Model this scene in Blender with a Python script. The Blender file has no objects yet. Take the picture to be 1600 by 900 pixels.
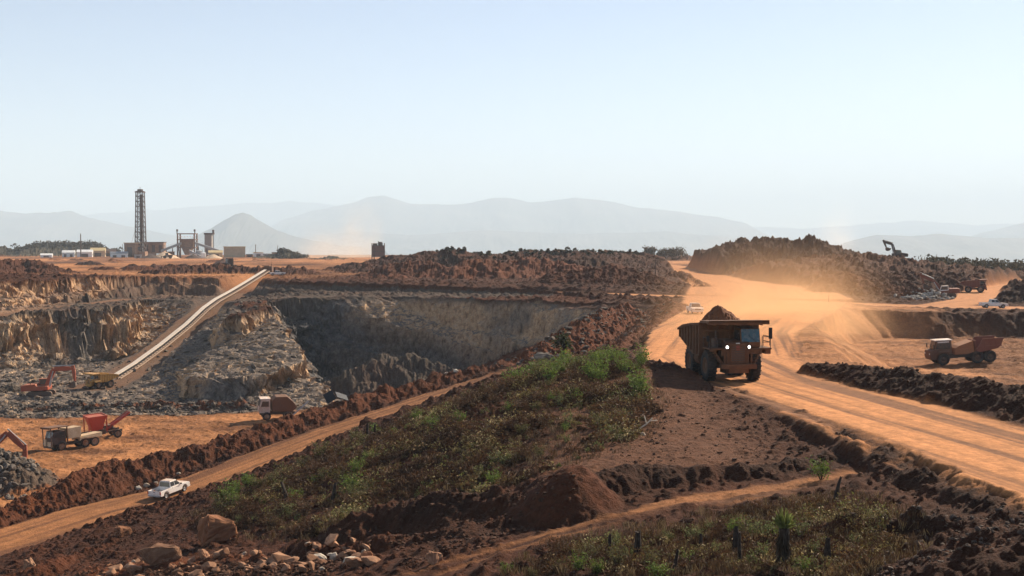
import bpy, bmesh, math, random
import numpy as np
from mathutils import Vector, Matrix

# ------------------------------------------------------------------ camera, sky, sun, exposure
SC = bpy.context.scene
COL = SC.collection
F_PX, CXP, CYP, HOR = 2000.0, 800.0, 450.0, 385.0      # photo focal length and horizon, photo is 1600 x 900
PITCH = math.atan((CYP - HOR) / F_PX)
cam_data = bpy.data.cameras.new('camera')
cam = bpy.data.objects.new('camera', cam_data)
COL.objects.link(cam)
cam_data.sensor_width = 36.0
cam_data.lens = 36.0 * F_PX / 1600.0
cam_data.clip_start = 0.5
cam_data.clip_end = 80000.0
cam.rotation_euler = (math.pi / 2 - PITCH, 0, 0)
SC.camera = cam

SUN_AZ_BEHIND = 46.0        # degrees from +X towards +Y (away from the camera)
SUN_EL = 33.0
sx = math.cos(math.radians(SUN_EL)) * math.cos(math.radians(SUN_AZ_BEHIND))
sy = math.cos(math.radians(SUN_EL)) * math.sin(math.radians(SUN_AZ_BEHIND))
sz = math.sin(math.radians(SUN_EL))
sun_data = bpy.data.lights.new('sun', 'SUN')
sun_data.energy = 5.0
sun_data.angle = math.radians(0.5)
sun_data.color = (1.0, 0.85, 0.66)
sun = bpy.data.objects.new('sun', sun_data)
COL.objects.link(sun)
sun.rotation_euler = Vector((sx, sy, sz)).to_track_quat('Z', 'Y').to_euler()
sun.location = (0, 0, 300)

world = bpy.data.worlds.new('World')
SC.world = world
world.use_nodes = True
wn = world.node_tree
sky = wn.nodes.new('ShaderNodeTexSky')
sky.sky_type = 'NISHITA'
sky.sun_disc = False
sky.sun_elevation = math.radians(SUN_EL)
sky.sun_rotation = math.atan2(sx, sy)
sky.altitude = 900
sky.air_density = 0.8
sky.dust_density = 0.35
sky.ozone_density = 0.4
bg = wn.nodes['Background']
bg.inputs['Strength'].default_value = 0.073
tint = wn.nodes.new('ShaderNodeMix'); tint.data_type = 'RGBA'; tint.blend_type = 'MULTIPLY'       # sky colour graded warmer: a little less blue
tint.inputs[0].default_value = 1.0
tint.inputs[7].default_value = (1.06, 0.955, 0.905, 1.0)
wn.links.new(sky.outputs[0], tint.inputs[6])
wn.links.new(tint.outputs[2], bg.inputs['Color'])

SC.view_settings.view_transform = 'Standard'
SC.view_settings.look = 'None'
SC.view_settings.exposure = 1.14
SC.view_settings.gamma = 1.0
SC.cycles.use_denoising = True
SC.cycles.max_bounces = 5
SC.cycles.diffuse_bounces = 3
SC.cycles.volume_bounces = 1
SC.cycles.transparent_max_bounces = 8
SC.cycles.use_adaptive_sampling = True

# ------------------------------------------------------------------ helpers
rng = random.Random(7)
CT, ST = math.cos(PITCH), math.sin(PITCH)

def W(px, py, d):
    """world point seen at photo pixel (px, py) at depth d metres ahead of the camera (eye is the origin)"""
    u = (px - CXP) / F_PX
    v = (CYP - py) / F_PX
    y = v * ST + CT
    z = v * CT - ST
    k = d / y
    return (u * k, d, z * k)

def S(a, b, x):
    t = np.clip((x - a) / (b - a), 0.0, 1.0)
    return t * t * (3 - 2 * t)

def _hash(ix, iy, seed):
    h = (ix.astype(np.int64) * 374761393 + iy.astype(np.int64) * 668265263 + seed * 1442695041) & 0xFFFFFFFF
    h = ((h ^ (h >> 13)) * 1274126177) & 0xFFFFFFFF
    return (h ^ (h >> 16)) & 0xFFFFFFFF

def perlin(x, y, seed=0):
    x0 = np.floor(x); y0 = np.floor(y)
    fx = (x - x0).astype(np.float32); fy = (y - y0).astype(np.float32)
    ix = x0.astype(np.int64); iy = y0.astype(np.int64)
    ux = fx * fx * fx * (fx * (fx * 6 - 15) + 10); uy = fy * fy * fy * (fy * (fy * 6 - 15) + 10)
    def g(dx, dy):
        a = _hash(ix + dx, iy + dy, seed).astype(np.float32) * np.float32(2 * math.pi / 4294967296.0)
        return np.cos(a) * (fx - dx) + np.sin(a) * (fy - dy)
    a = g(0, 0); b = g(1, 0); c = g(0, 1); d = g(1, 1)
    return ((a + (b - a) * ux) + ((c + (d - c) * ux) - (a + (b - a) * ux)) * uy) * 1.5

def fbm(x, y, seed=0, octs=4, gain=0.5, ridged=False):
    s = 0.0; a = 1.0; n = 0.0; f = 1.0
    for o in range(octs):
        p = perlin(x * f + 17.3 * o, y * f - 9.1 * o, seed + o)
        if ridged:
            p = 1 - 2 * np.abs(p)
        s = s + a * p; n += a; a *= gain; f *= 2.03
    return s / n

def worley(x, y, seed=0):
    """returns (distance to nearest cell point, random 0..1 of that cell)"""
    ix = np.floor(x).astype(np.int64); iy = np.floor(y).astype(np.int64)
    best = np.full(x.shape, 9.0, np.float32); rid = np.zeros(x.shape, np.float32)
    for dx in (-1, 0, 1):
        for dy in (-1, 0, 1):
            h = _hash(ix + dx, iy + dy, seed)
            px = ix + dx + (h & 0xFFFF) / 65536.0
            py = iy + dy + (h >> 16) / 65536.0
            d = np.hypot(x - px, y - py).astype(np.float32)
            m = d < best
            best = np.where(m, d, best)
            rid = np.where(m, ((h * 2654435761) & 0xFFFF) / 65536.0, rid)
    return best, rid

def tps_fit(P):
    P = np.array(P, float); n = len(P)
    d = np.hypot(P[:, None, 0] - P[None, :, 0], P[:, None, 1] - P[None, :, 1])
    K = np.where(d > 0, d * d * np.log(np.maximum(d, 1e-9)), 0) + np.eye(n) * 20.0
    A = np.zeros((n + 3, n + 3)); A[:n, :n] = K; A[:n, n] = 1; A[:n, n + 1:] = P[:, :2]
    A[n, :n] = 1; A[n + 1:, :n] = P[:, :2].T
    b = np.zeros(n + 3); b[:n] = P[:, 2]
    return P, np.linalg.solve(A, b)

def tps_eval(model, x, y):
    P, w = model; n = len(P)
    out = w[n] + w[n + 1] * x + w[n + 2] * y
    for i in range(n):
        r2 = (x - P[i, 0]) ** 2 + (y - P[i, 1]) ** 2
        out = out + w[i] * 0.5 * r2 * np.log(np.maximum(r2, 1e-9))
    return out

def poly_sd(poly, x, y):
    """signed distance to a closed polygon, positive inside"""
    d2 = np.full(x.shape, 1e12); inside = np.zeros(x.shape, bool)
    n = len(poly)
    for i in range(n):
        ax, ay = poly[i]; bx, by = poly[(i + 1) % n]
        ex, ey = bx - ax, by - ay
        t = np.clip(((x - ax) * ex + (y - ay) * ey) / (ex * ex + ey * ey), 0, 1)
        d2 = np.minimum(d2, (x - ax - t * ex) ** 2 + (y - ay - t * ey) ** 2)
        if ey != 0:
            c = ((ay > y) != (by > y)) & (x < (bx - ax) * (y - ay) / ey + ax)
            inside ^= c
    d = np.sqrt(d2)
    return np.where(inside, d, -d)

def line_dist(pts, x, y):
    """distance to an open polyline of (x, y, ...) and the other columns interpolated at the nearest point; also signed side"""
    pts = np.array(pts, float)
    best = np.full(x.shape, 1e12); vals = [np.zeros(x.shape) for _ in range(pts.shape[1] - 2)]
    side = np.zeros(x.shape)
    for a, b in zip(pts[:-1], pts[1:]):
        e = b - a; L2 = e[0] ** 2 + e[1] ** 2
        t = np.clip(((x - a[0]) * e[0] + (y - a[1]) * e[1]) / L2, 0, 1)
        qx = a[0] + t * e[0]; qy = a[1] + t * e[1]
        d2 = (x - qx) ** 2 + (y - qy) ** 2
        m = d2 < best
        best = np.where(m, d2, best)
        side = np.where(m, ((x - a[0]) * e[1] - (y - a[1]) * e[0]) / math.sqrt(L2), side)
        for k in range(len(vals)):
            vals[k] = np.where(m, a[2 + k] + t * e[2 + k], vals[k])
    return np.sqrt(best), vals, side
# ------------------------------------------------------------------ the lie of the land (eye = 0, metres)
def Wl(*rows):
    return [W(*r) for r in rows]

RAMP_ROAD = [(-52, 90, -25.2, 4.2), (-42, 106, -24.5, 4.2), (-37.5, 116, -24.1, 4.0), (-32, 121.5, -23.6, 3.9), (-26, 131, -22.0, 3.7),
             (-19.6, 140, -20.3, 3.6), (-11, 148, -18.3, 3.5), (-4.6, 154, -16.8, 3.4), (3, 160, -15.0, 3.0), (8, 150, -13.2, 3.0)]
HAUL_ROAD = [(34, 25, -11.7, 8.5), (32, 45, -11.6, 8.0), (30.4, 57, -11.5, 7.6), (26.2, 82, -11.5, 6.7), (21.6, 110, -11.45, 6.0),
             (21.0, 131, -11.35, 8.0), (28, 170, -11.3, 10), (40, 212, -11.1, 13), (54, 270, -11.1, 18), (66, 345, -10.8, 18),
             (67, 450, -10.2, 12), (72, 560, -9.6, 10.5), (72, 640, -9.2, 10.5), (66, 760, -8.9, 11), (20, 900, -8.6, 14)]
SIDE_ROAD = [(2, 326, -11.6, 4), (14, 316, -11.4, 4), (35, 292, -11.3, 5), (52, 275, -11.1, 6)]
SHELF_ROAD = [(50, 268, -11.3, 7), (80, 258, -12.0, 6.5), (110, 254, -12.4, 6.5), (150, 250, -12.5, 6.5), (190, 250, -12.5, 6)]
BACK_ROAD = [(88, 262, -12.1, 5), (104, 285, -11.9, 6), (122, 330, -11.2, 6), (150, 370, -10.4, 6)]
PIT_BENCH_ROAD = Wl((-80, 495, 269), (0, 493, 271), (90, 481, 299), (190, 468, 336), (235, 466, 348))
PIT_BENCH_ROAD = [p + (2.4,) for p in PIT_BENCH_ROAD]
CONVEYOR_ROAD = [p + (w,) for p, w in zip(Wl((150, 606, 240), (180, 594, 248), (245, 552, 277), (315, 492, 322), (345, 473, 342), (385, 452, 375), (420, 432, 420)), (5, 4.5, 4.5, 4.5, 4.5, 4, 4))]
TRACK = [p + (w,) for p, w in zip(Wl((1330, 738, 72.5), (1240, 760, 70), (1130, 775, 69), (1030, 790, 68), (920, 815, 66), (820, 845, 64), (730, 870, 62.5), (640, 893, 61)), (0.6, 1.6, 1.7, 1.0, 0.5, 0.45, 0.45, 0.45))]

TRACK_FORK = [p + (0.4,) for p in Wl((1010, 800, 67), (880, 838, 63.8), (790, 862, 62.2), (690, 897, 60.4))]
near_pts = [p[:3] for p in RAMP_ROAD] + [p[:3] for p in HAUL_ROAD[:11]] + Wl(
    (850, 590, 127), (900, 577, 112), (1000, 583, 105), (760, 620, 125), (650, 660, 115), (520, 710, 110), (400, 770, 102), (320, 803, 98),
    (600, 720, 98), (800, 680, 92), (950, 672, 86), (1100, 672, 86), (1250, 690, 82), (1100, 620, 100), (1180, 640, 92),
    (850, 735, 76), (1000, 740, 74.5), (1150, 735, 75), (1280, 715, 76), (700, 790, 80), (560, 830, 80), (430, 845, 82),
    (1300, 745, 72), (1200, 768, 70), (1050, 788, 69), (900, 815, 67), (750, 852, 65), (650, 887, 62),
    (1000, 892, 55), (1230, 892, 50), (1400, 885, 50), (1580, 892, 47), (1500, 835, 56), (1350, 800, 62),
    (500, 893, 68), (300, 897, 75), (150, 895, 84), (60, 890, 93), (200, 852, 93), (300, 838, 92), (870, 560, 138)) + [
    (-30, 40, -17), (0, 35, -13.5), (15, 25, -11.5), (45, 60, -11.6), (50, 100, -11.6), (40, 140, -11.6), (60, 200, -11.8),
    (-60, 60, -24), (90, 260, -12.3), (140, 250, -12.6), (60, 300, -11.2), (70, 420, -10.4), (140, 330, -11.2), (140, 420, -10),
    (18, 268, -11.9), (0, 300, -11.0), (0, 350, -9.8), (-50, 350, -9.6), (-60, 420, -9.2), (0, 420, -9.3), (-130, 320, -7.6), (-150, 400, -8.0),
    (-90, 410, -9.0), (30, 180, -11.3), (24, 150, -11.6), (200, 250, -12.3), (210, 120, -12), (-170, 220, -8), (230, 420, -10)]
TPS_A = tps_fit(near_pts)
TPS_F = tps_fit(Wl((180, 594, 248), (250, 548, 280), (330, 480, 330), (406, 467, 305), (405, 490, 285), (409, 522, 262), (440, 566, 236), (446, 596, 222),
                   (300, 590, 242), (250, 612, 226), (400, 604, 222), (60, 620, 220), (150, 606, 243), (230, 565, 283), (0, 580, 256), (80, 572, 268), (-100, 610, 235),
                   (130, 702, 170), (300, 668, 184), (410, 657, 190), (0, 762, 141), (200, 640, 206), (60, 650, 203), (350, 640, 206), (250, 520, 318), (-120, 700, 170)) +
                [(0, 200, -25), (20, 220, -24), (0, 260, -25), (-20, 290, -22), (-130, 200, -25), (-40, 190, -25.6), (-60, 130, -26.4)])

PIT_UPPER = [(20, 284), (12, 312), (-6, 322), (-30, 336), (-62, 348), (-70, 362), (-92, 372), (-106, 366), (-116, 340), (-112, 322), (-118, 306), (-124, 296), (-160, 280), (-260, 270), (-260, 180), (-120, 180), (0, 200)]
PIT_MAIN = [(8, 167), (13, 150), (16, 168), (24, 195), (31, 222), (35, 248), (30, 262), (17, 270), (0, 291), (-20, 305), (-45, 309), (-60, 306), (-67, 322), (-76, 336), (-84, 344),
            (-96, 338), (-97, 322), (-93, 300), (-99, 285), (-106, 270), (-118, 262), (-170, 262), (-190, 120), (-80, 98), (-60, 104), (-47, 117), (-41, 126),
            (-36, 134), (-29, 143), (-21, 152), (-13, 160), (-5, 166)]
PIT_DEEP = [(-27, 205), (-18, 188), (-6, 179), (4, 172), (13, 180), (20, 200), (26, 225), (29, 245), (24, 256), (14, 264), (-1, 284), (-19, 298), (-44, 302), (-56, 297), (-53, 280), (-47, 262), (-39, 238), (-35, 221)]
PROMONTORY = [([(-58, 300), (-54, 285), (-50, 262), (-53, 252), (-58, 250), (-62, 258), (-62, 280)], 4.2),
              ([(-60, 246), (-50, 270), (-46, 262), (-39, 238), (-36, 224), (-42, 215), (-50, 213), (-56, 217), (-60, 228)], 3.2)]
RIGHT_PAD = [(41, 180), (46, 212), (64, 235), (84, 236), (120, 236), (240, 228), (240, 60), (52, 75), (42, 95), (36, 113), (34, 130), (37, 150)]

# heaps and windrows: crest (photo pixel and depth), slope of the flanks, roughness, soil tint (0 dark brown .. 1 red .. 2 grey)
HEAPS = [
    # windrow along the left dirt road
    (Wl((-60, 812, 108), (0, 796, 117), (60, 772, 121), (130, 738, 126), (175, 722, 131), (220, 718, 134), (330, 690, 139), (430, 660, 145), (500, 639, 150), (600, 609, 158), (700, 585, 164), (795, 566, 170)), 0.62, 0.55, 0.6),
    # windrow on the left of the haul road
    (Wl((1000, 583, 112), (1130, 602, 105), (1230, 636, 92.5), (1300, 664, 84), (1350, 690, 78), (1400, 720, 71.5), (1480, 760, 64.3), (1600, 806, 56.8), (1720, 850, 51)), 0.6, 0.42, 0.0),
    # windrow on the right of the haul road
    (Wl((1262, 573, 116), (1300, 572, 113), (1400, 578, 103), (1500, 590, 95), (1600, 606, 88), (1750, 640, 78)), 0.62, 0.42, 0.1),
    # low bank between pit and haul road
    (Wl((900, 566, 140), (945, 555, 147), (1000, 520, 178), (1040, 495, 207), (1062, 477, 238), (1040, 470, 262), (960, 464, 282)), 0.55, 0.35, 0.7),
    # scarp above the orange track
    (Wl((850, 745, 72.5), (890, 733, 71.5), (930, 741, 71.5), (1000, 725, 73.5), (1100, 728, 73.5), (1200, 725, 74), (1290, 705, 76)), 0.9, 0.35, 0.1),
    (Wl((893, 727, 70.2), (896, 728, 69.8)), 0.85, 0.15, 0.5),
    # dark banks left of the track
    (Wl((560, 800, 78), (640, 780, 77), (720, 775, 74), (790, 768, 73), (830, 775, 71)), 0.8, 0.7, 0.1),
    (Wl((470, 850, 76), (560, 850, 72), (640, 838, 70), (690, 835, 69)), 0.7, 0.6, 0.3),
    # near soil at the lower right
    (Wl((1350, 812, 58), (1450, 810, 56), (1540, 815, 54), (1640, 840, 50)), 0.55, 0.5, 0.15),
    (Wl((1480, 865, 47), (1600, 855, 46)), 0.5, 0.4, 0.1),
    # bank with rubble along the foot of the left road
    (Wl((60, 885, 88), (130, 862, 93), (200, 838, 98), (280, 812, 101)), 0.5, 0.4, 0.5),
    (Wl((150, 892, 81), (230, 876, 80), (300, 872, 79), (380, 872, 77), (450, 878, 74.5), (520, 890, 71)), 0.40, 0.3, 1.15),
    # grey rock pile and banks on the lower bench
    (Wl((-110, 675, 141), (-55, 688, 141), (-12, 703, 141)), 0.6, 0.5, 2.0),
    (Wl((10, 655, 205), (60, 640, 207), (120, 636, 208), (190, 632, 208), (280, 632, 207), (350, 630, 206), (400, 633, 204)), 0.6, 0.8, 1.2),
    (Wl((0, 606, 232), (50, 600, 236)), 0.5, 0.7, 2.0),
    (Wl((40, 572, 262), (110, 562, 268), (160, 566, 265)), 0.6, 0.7, 2.0),
    # ridge inside the pit
    (Wl((500, 605, 222), (560, 575, 226), (600, 556, 230), (645, 556, 232), (692, 572, 232), (740, 600, 230)), 1.1, 1.0, 2.0),
    # rubble below the haul road
    (Wl((830, 560, 172), (870, 535, 190), (905, 512, 210), (940, 492, 235), (980, 478, 255)), 0.62, 1.2, 0.9),
    # dirt heaps behind the pit
    (Wl((628, 415, 470), (650, 404, 480), (684, 393, 490), (705, 391, 490), (760, 399, 490), (830, 394, 495), (900, 394, 500), (980, 396, 520), (1010, 402, 540)), 0.125, 1.6, 0.2),
    (Wl((618, 413, 400), (650, 409, 395), (680, 414, 390)), 0.35, 1.2, 0.5),
    (Wl((560, 434, 370), (620, 430, 372)), 0.3, 0.8, 0.6),
    (Wl((720, 412, 380), (770, 408, 385), (800, 414, 385)), 0.35, 1.5, 0.7),
    (Wl((820, 405, 400), (850, 404, 400), (876, 410, 395)), 0.4, 1.3, 0.8),
    (Wl((890, 401, 420), (930, 402, 420)), 0.4, 0.9, 0.1),
    (Wl((880, 425, 350), (930, 418, 352), (965, 413, 352), (1000, 424, 350), (1030, 434, 345)), 0.4, 1.0, 0.5),
    (Wl((640, 440, 350), (720, 440, 345), (760, 446, 340)), 0.3, 0.5, 0.3),
    # big rocky stockpile on the right and the long pile beside it
    (Wl((1000, 404, 820), (1020, 400, 820), (1060, 400, 815), (1090, 401, 800)), 0.3, 1.5, 0.3),
    (Wl((1085, 398, 560), (1105, 397, 540), (1125, 393, 520), (1150, 384, 502), (1170, 378, 492), (1195, 376, 482), (1215, 378, 474), (1240, 384, 466), (1262, 377, 456), (1285, 384, 448), (1298, 392, 440), (1320, 402, 430)), 0.40, 3.8, 0.0),
    (Wl((1270, 405, 400), (1340, 399, 385), (1400, 404, 375), (1430, 409, 372), (1470, 414, 370)), 0.13, 1.6, 0.35),
    (Wl((1285, 432, 315), (1320, 425, 312), (1350, 440, 305)), 0.42, 0.6, 0.8),
    (Wl((1370, 445, 300), (1420, 452, 296), (1460, 462, 290)), 0.35, 0.9, 0.6),
    (Wl((1440, 412, 420), (1520, 416, 430), (1600, 421, 440), (1700, 420, 440)), 0.12, 1.2, 0.4),
    (Wl((1575, 452, 282), (1620, 440, 280), (1700, 438, 280)), 0.4, 0.5, 0.1),
    # dark benches and heaps on the left plateau
    (Wl((-60, 415, 390), (0, 409, 420), (40, 405, 430), (70, 412, 425)), 0.34, 0.9, 0.3),
    (Wl((250, 418, 430), (330, 414, 440), (400, 419, 440), (470, 418, 430)), 0.34, 1.0, 0.3),
    (Wl((-80, 387, 1130), (0, 386, 1130), (30, 392, 1130), (60, 384, 1130), (100, 383, 1130), (150, 386, 1130), (180, 396, 1130)), 0.15, 2.5, 2.6),
    (Wl((425, 398, 900), (450, 394, 900), (470, 402, 900)), 0.2, 1.5, 2.6), 
    (Wl((490, 404, 850), (520, 400, 850), (550, 405, 850)), 0.2, 1.0, 2.6),
]

_r = random.Random(5)
for _k in range(26):                       # dumped loads on the left plateau
    _px = _r.uniform(-40, 560); _d = _r.uniform(430, 820); _x = (_px - CXP) / F_PX * _d
    _h = _r.uniform(1.0, 2.6); _z = -9.2 + _h
    HEAPS.append(([(_x, _d, _z), (_x + _r.uniform(-9, 9), _d + _r.uniform(-3, 3), _z - 0.3)], 0.5, 0.35, _r.uniform(0, 1.0)))

def terrain(x, y, want_colour=False):
    x = np.asarray(x, float); y = np.asarray(y, float)
    shp = x.shape
    x = x.ravel(); y = y.ravel()
    n = x.size
    near = y < 440
    # plateau and far plain
    tt = x / np.maximum(y, 1.0)
    edge = 1250 - 720 * S(0.10, 0.24, tt)                 # the plateau ends sooner on the right
    z = -9.4 + 0.9 * S(450, 900, y) - 150.0 * S(edge, edge * 2 + 1500, y) - 8 * S(edge, edge + 120, y) + 0.5 * perlin(x / 90, y / 90, 3) * S(300, 600, y)
    z = z + S(1500, 4000, y) * 9 * fbm(x / 900, y / 900, 5)
    far_z = z.copy()
    i = np.where(near)[0]
    if i.size:
        t = tps_eval(TPS_A, x[i], y[i])
        b = S(340, 435, y[i])
        z[i] = t * (1 - b) + z[i] * b
    rock = np.zeros(n); deep = np.zeros(n); orange = np.zeros(n); rough = np.ones(n); tint = np.full(n, 0.25); inpit = np.zeros(n)
    # ---- pit
    i = np.where((y > 85) & (y < 400) & (x > -280) & (x < 60))[0]
    if i.size:
        X = x[i]; Y = y[i]; Z = z[i]
        sraw = np.clip(poly_sd(PIT_MAIN, X, Y), -12, 30)
        lay = np.floor((sraw + 0.9 * perlin(X / 6, Y / 6, 12)) / 2.1)
        wob = 3.2 * fbm(X / 17, Y / 17, 11, 3) + 0.5 * fbm(X / 4.5, Y / 4.5, 14, 3, ridged=True)
        fine = 0.35 * fbm(X / 1.7, Y / 1.7, 21, 2)
        wv, wid = worley(X / 3.1 + 0.25 * perlin(X / 2, Y / 2, 15) + lay * 7.37 + 0.12 * sraw, Y / 3.1 + lay * 3.71, 16)
        wv2, wid2 = worley(X / 1.3 + lay * 5.13, Y / 1.3 + lay * 2.9, 17)
        wv3, wid3 = worley(X / 7.5 + 0.3 * perlin(X / 4, Y / 4, 18) + np.floor(lay / 2) * 1.9, Y / 7.5, 19)
        back = S(-52, -38, X) * S(235, 262, Y)               # the far wall is flatter than the left faces
        wob = (wob * 0.8 + 2.6 * (wid3 - 0.5) + 0.7 * (wid - 0.5) + 0.2 * (wid2 - 0.5)) * (1 - 0.6 * back)
        uleft = S(-102, -110, X)
        s0 = poly_sd(PIT_UPPER, X, Y) + wob * (0.2 + 0.6 * uleft) + fine * (0.3 + 0.7 * uleft)
        R = -12.0 - 2.1 * S(-50, -78, X) - 0.4 * fbm(X / 9, Y / 9, 31)
        st = s0 + 1.2 * np.sin(s0 * 1.1)
        Z1 = np.minimum(Z, np.maximum(R, Z - (0.75 + 0.6 * uleft) * np.maximum(st, 0)))
        m0 = (Z - Z1) > 0.15
        leftish = S(-40, -95, X) 
        s1 = poly_sd(PIT_MAIN, X, Y)
        nearwall = S(190, 165, Y)
        rightwall = S(0, 14, X) * S(285, 268, Y)
        soft = np.maximum(nearwall, rightwall)
        s1 = s1 + (wob + fine) * (1 - 0.8 * soft)
        k = 1.9 * (1 - soft) + 0.62 * soft
        # stepped face: hard bands stand steep, soft bands lie back
        band = s1 + (1 - soft) * (1.0 * np.sin(s1 * 1.7 + 3.0 * perlin(X / 12, Y / 12, 41)) + 0.35 * np.sin(s1 * 4.1 + 5.0 * perlin(X / 7, Y / 7, 43)))
        def benched(s, P_, ph):
            q = s / P_ + ph; f = q - np.floor(q)
            return P_ * (np.floor(q) + S(0.42, 1.0, f) - ph)
        bphase = 0.25 * perlin(X / 20, Y / 20, 47)
        band = band * (1 - 0.75 * back) + 0.75 * back * benched(s1, 4.2, bphase)
        F1 = tps_eval(TPS_F, X, Y) + 0.5 * fbm(X / 6, Y / 6, 42)
        craggy = np.zeros(len(X))
        for poly, hh in PROMONTORY:
            sp = poly_sd(poly, X, Y) + 0.55 * wob + fine
            F1 = F1 + hh * S(0.0, 1.4, sp)
            craggy = np.maximum(craggy, S(-1.0, 0.3, sp) * S(5.0, 1.5, sp))
        Z2 = np.minimum(Z1, np.maximum(F1, Z1 - k * np.maximum(band, 0)))
        # scree at the foot of the faces
        sc = F1 + np.maximum(0, 4.0 - 0.55 * np.maximum(s1 - 2.0, 0)) * (1 - soft) * S(150, 215, Y)
        Z2 = np.minimum(Z1, np.maximum(Z2, np.where(s1 > 0, sc * 1.0, -99)))
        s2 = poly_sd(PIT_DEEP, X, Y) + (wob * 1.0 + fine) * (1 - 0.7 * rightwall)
        k2 = 1.7 * (1 - soft) + 0.62 * soft
        band2 = s2 + (1 - soft) * 1.1 * np.sin(s2 * 1.0 + 2.5 * perlin(X / 11, Y / 11, 51))
        band2 = band2 * (1 - 0.75 * back) + 0.75 * back * benched(s2, 4.6, bphase + 0.2)
        Z3 = np.minimum(Z2, np.maximum(-39.0, Z2 - k2 * np.maximum(band2, 0)))
        z[i] = Z3
        drop = np.maximum(Z - Z3, 0)
        isrock = np.clip(S(0.3, 2.0, Z1 - Z3) * (1 - 0.75 * nearwall * S(3, -2, s2)), 0, 1)
        low = (Y < 200) & (s2 < 0)
        isrock = np.where(low, isrock * 0.0, isrock)
        # upper bench: only the near-left face is orange rock
        upper_rock = m0 * S(-107, -113, X) * S(0.2, 1.5, Z - Z1)
        rock[i] = np.maximum(isrock, 0.62 * upper_rock)
        orange[i] = np.maximum(orange[i], 0.55 * upper_rock)
        tint[i] = np.where(m0, 0.45, tint[i])
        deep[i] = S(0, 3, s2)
        inpit[i] = S(0.1, 1.0, drop)
        orange[i] = np.maximum(orange[i], low * S(2, 6, s1) * S(204, 196, Y) * (0.62 + 0.5 * perlin(X / 9, Y / 5, 61)))
        tint[i] = np.where((drop > 1) & ~low & (X < 10), 1.9, tint[i])
        rough[i] = np.where(low & (s1 > 3), 0.35, np.where(s1 > 0, np.clip(0.55 + 0.7 * fbm(X / 18, Y / 18, 48), 0.12, 1.0), rough[i]))
    # ---- right pad
    i = np.where((y > 55) & (y < 260) & (x > 25) & (x < 260))[0]
    if i.size:
        X = x[i]; Y = y[i]
        s = poly_sd(RIGHT_PAD, X, Y) + 1.2 * fbm(X / 9, Y / 9, 71, 3)
        kk = 0.95 - 0.40 * S(62, 50, X) * S(140, 165, Y)
        fl = -16.6 + 0.25 * fbm(X / 10, Y / 10, 72) + 0.8 * np.maximum(0, perlin(X / 16, Y / 7, 75))
        gentle = S(62, 50, X) * S(140, 165, Y)
        sp_ = np.maximum(s, 0); sp_ = sp_ * (1 - gentle) + gentle * sp_ * sp_ / (sp_ + 1.5)
        z[i] = np.minimum(z[i], np.maximum(fl, z[i] - kk * sp_))
        orange[i] = np.maximum(orange[i], S(0.5, 6, s) * np.clip(0.40 + 0.55 * fbm(X / 14, Y / 6, 73), 0, 0.8) * np.where(kk < 0.7, 1.3, 1.0) * (1 - S(220, 228, Y) * S(80, 95, X)))
        rough[i] = np.where(s > 1, 0.45 + 0.5 * S(222, 230, Y), rough[i])
    # ---- open graded dirt between the haul road and the pad
    i = np.where((y > 105) & (y < 300) & (x > 15) & (x < 110))[0]
    if i.size:
        X = x[i]; Y = y[i]
        s = poly_sd([(28, 112), (35, 119), (38, 134), (60, 150), (66, 190), (72, 222), (84, 243), (72, 268), (40, 262), (26, 190), (22, 140)], X, Y) + 1.5 * fbm(X / 8, Y / 8, 77, 3)
        m = S(-1, 3, s)
        orange[i] = np.maximum(orange[i], m * np.clip(0.62 + 0.7 * fbm(X / 16, Y / 7, 78, 3), 0.1, 0.95))
        rough[i] = rough[i] * (1 - m) + 0.32 * m
    # ---- heaps
    heapm = np.zeros(n)
    for hi, (pts, slope, ra, tn) in enumerate(HEAPS):
        P = np.array(pts)
        reach = (14.0 + 4 * ra) / slope
        i = np.where((x > P[:, 0].min() - reach) & (x < P[:, 0].max() + reach) & (y > P[:, 1].min() - reach) & (y < P[:, 1].max() + reach))[0]
        if P[:, 1].mean() > 330: i = i[inpit[i] < 0.3]
        if not i.size: continue
        X = x[i]; Y = y[i]
        sc = max(2.2, 4.0 * ra) * (1.0 if P[:, 1].mean() < 330 else 1.6)
        dx = fbm(X / sc, Y / sc, 100 + hi, 3)
        d, (zc,), _ = line_dist(pts, X, Y)
        lump = ra * (1.1 * dx + (0.7 if ra > 0.7 else 0.4) * fbm(X / sc * 2.3, Y / sc * 2.3, 140 + hi, 3, ridged=True) - 0.15)
        if ra > 3: lump = lump * 0.8 + 1.5 * fbm(X / 3.2, Y / 3.2, 170 + hi, 3, ridged=True)
        zh = zc - slope * np.maximum(np.sqrt(d * d + 0.25) - 0.5, 0) + lump
        up = zh - z[i]
        z[i] = np.maximum(z[i], zh)
        m = S(-0.1, 0.5, up)
        heapm[i] = np.maximum(heapm[i], m)
        orange[i] *= (1 - 0.9 * m)
        rock[i] *= (1 - m) 
        rough[i] = rough[i] * (1 - m) + m * (0.8 + 0.3 * ra)
        tint[i] = tint[i] * (1 - m) + m * tn
    # ---- roads are graded flat across the slope
    ruts = np.zeros(n)
    def road(pts, amount=1.0, soft=1.6, ochre=1.0, grade=True, rg=0.10):
        P = np.array(pts); R = P[:, 3].max() + soft + 3
        i = np.where((x > P[:, 0].min() - R) & (x < P[:, 0].max() + R) & (y > P[:, 1].min() - R) & (y < P[:, 1].max() + R))[0]
        if not i.size: return
        X = x[i]; Y = y[i]
        d, (zc, hw), side = line_dist(pts, X, Y)
        e = d + 0.7 * fbm(X / 3.5, Y / 3.5, 81, 3)
        m = S(hw + soft, hw - 0.6, e) * amount
        hm = heapm[i]
        m = m * (1 - hm * S(0.55 * hw, 0.85 * hw, d))
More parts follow.
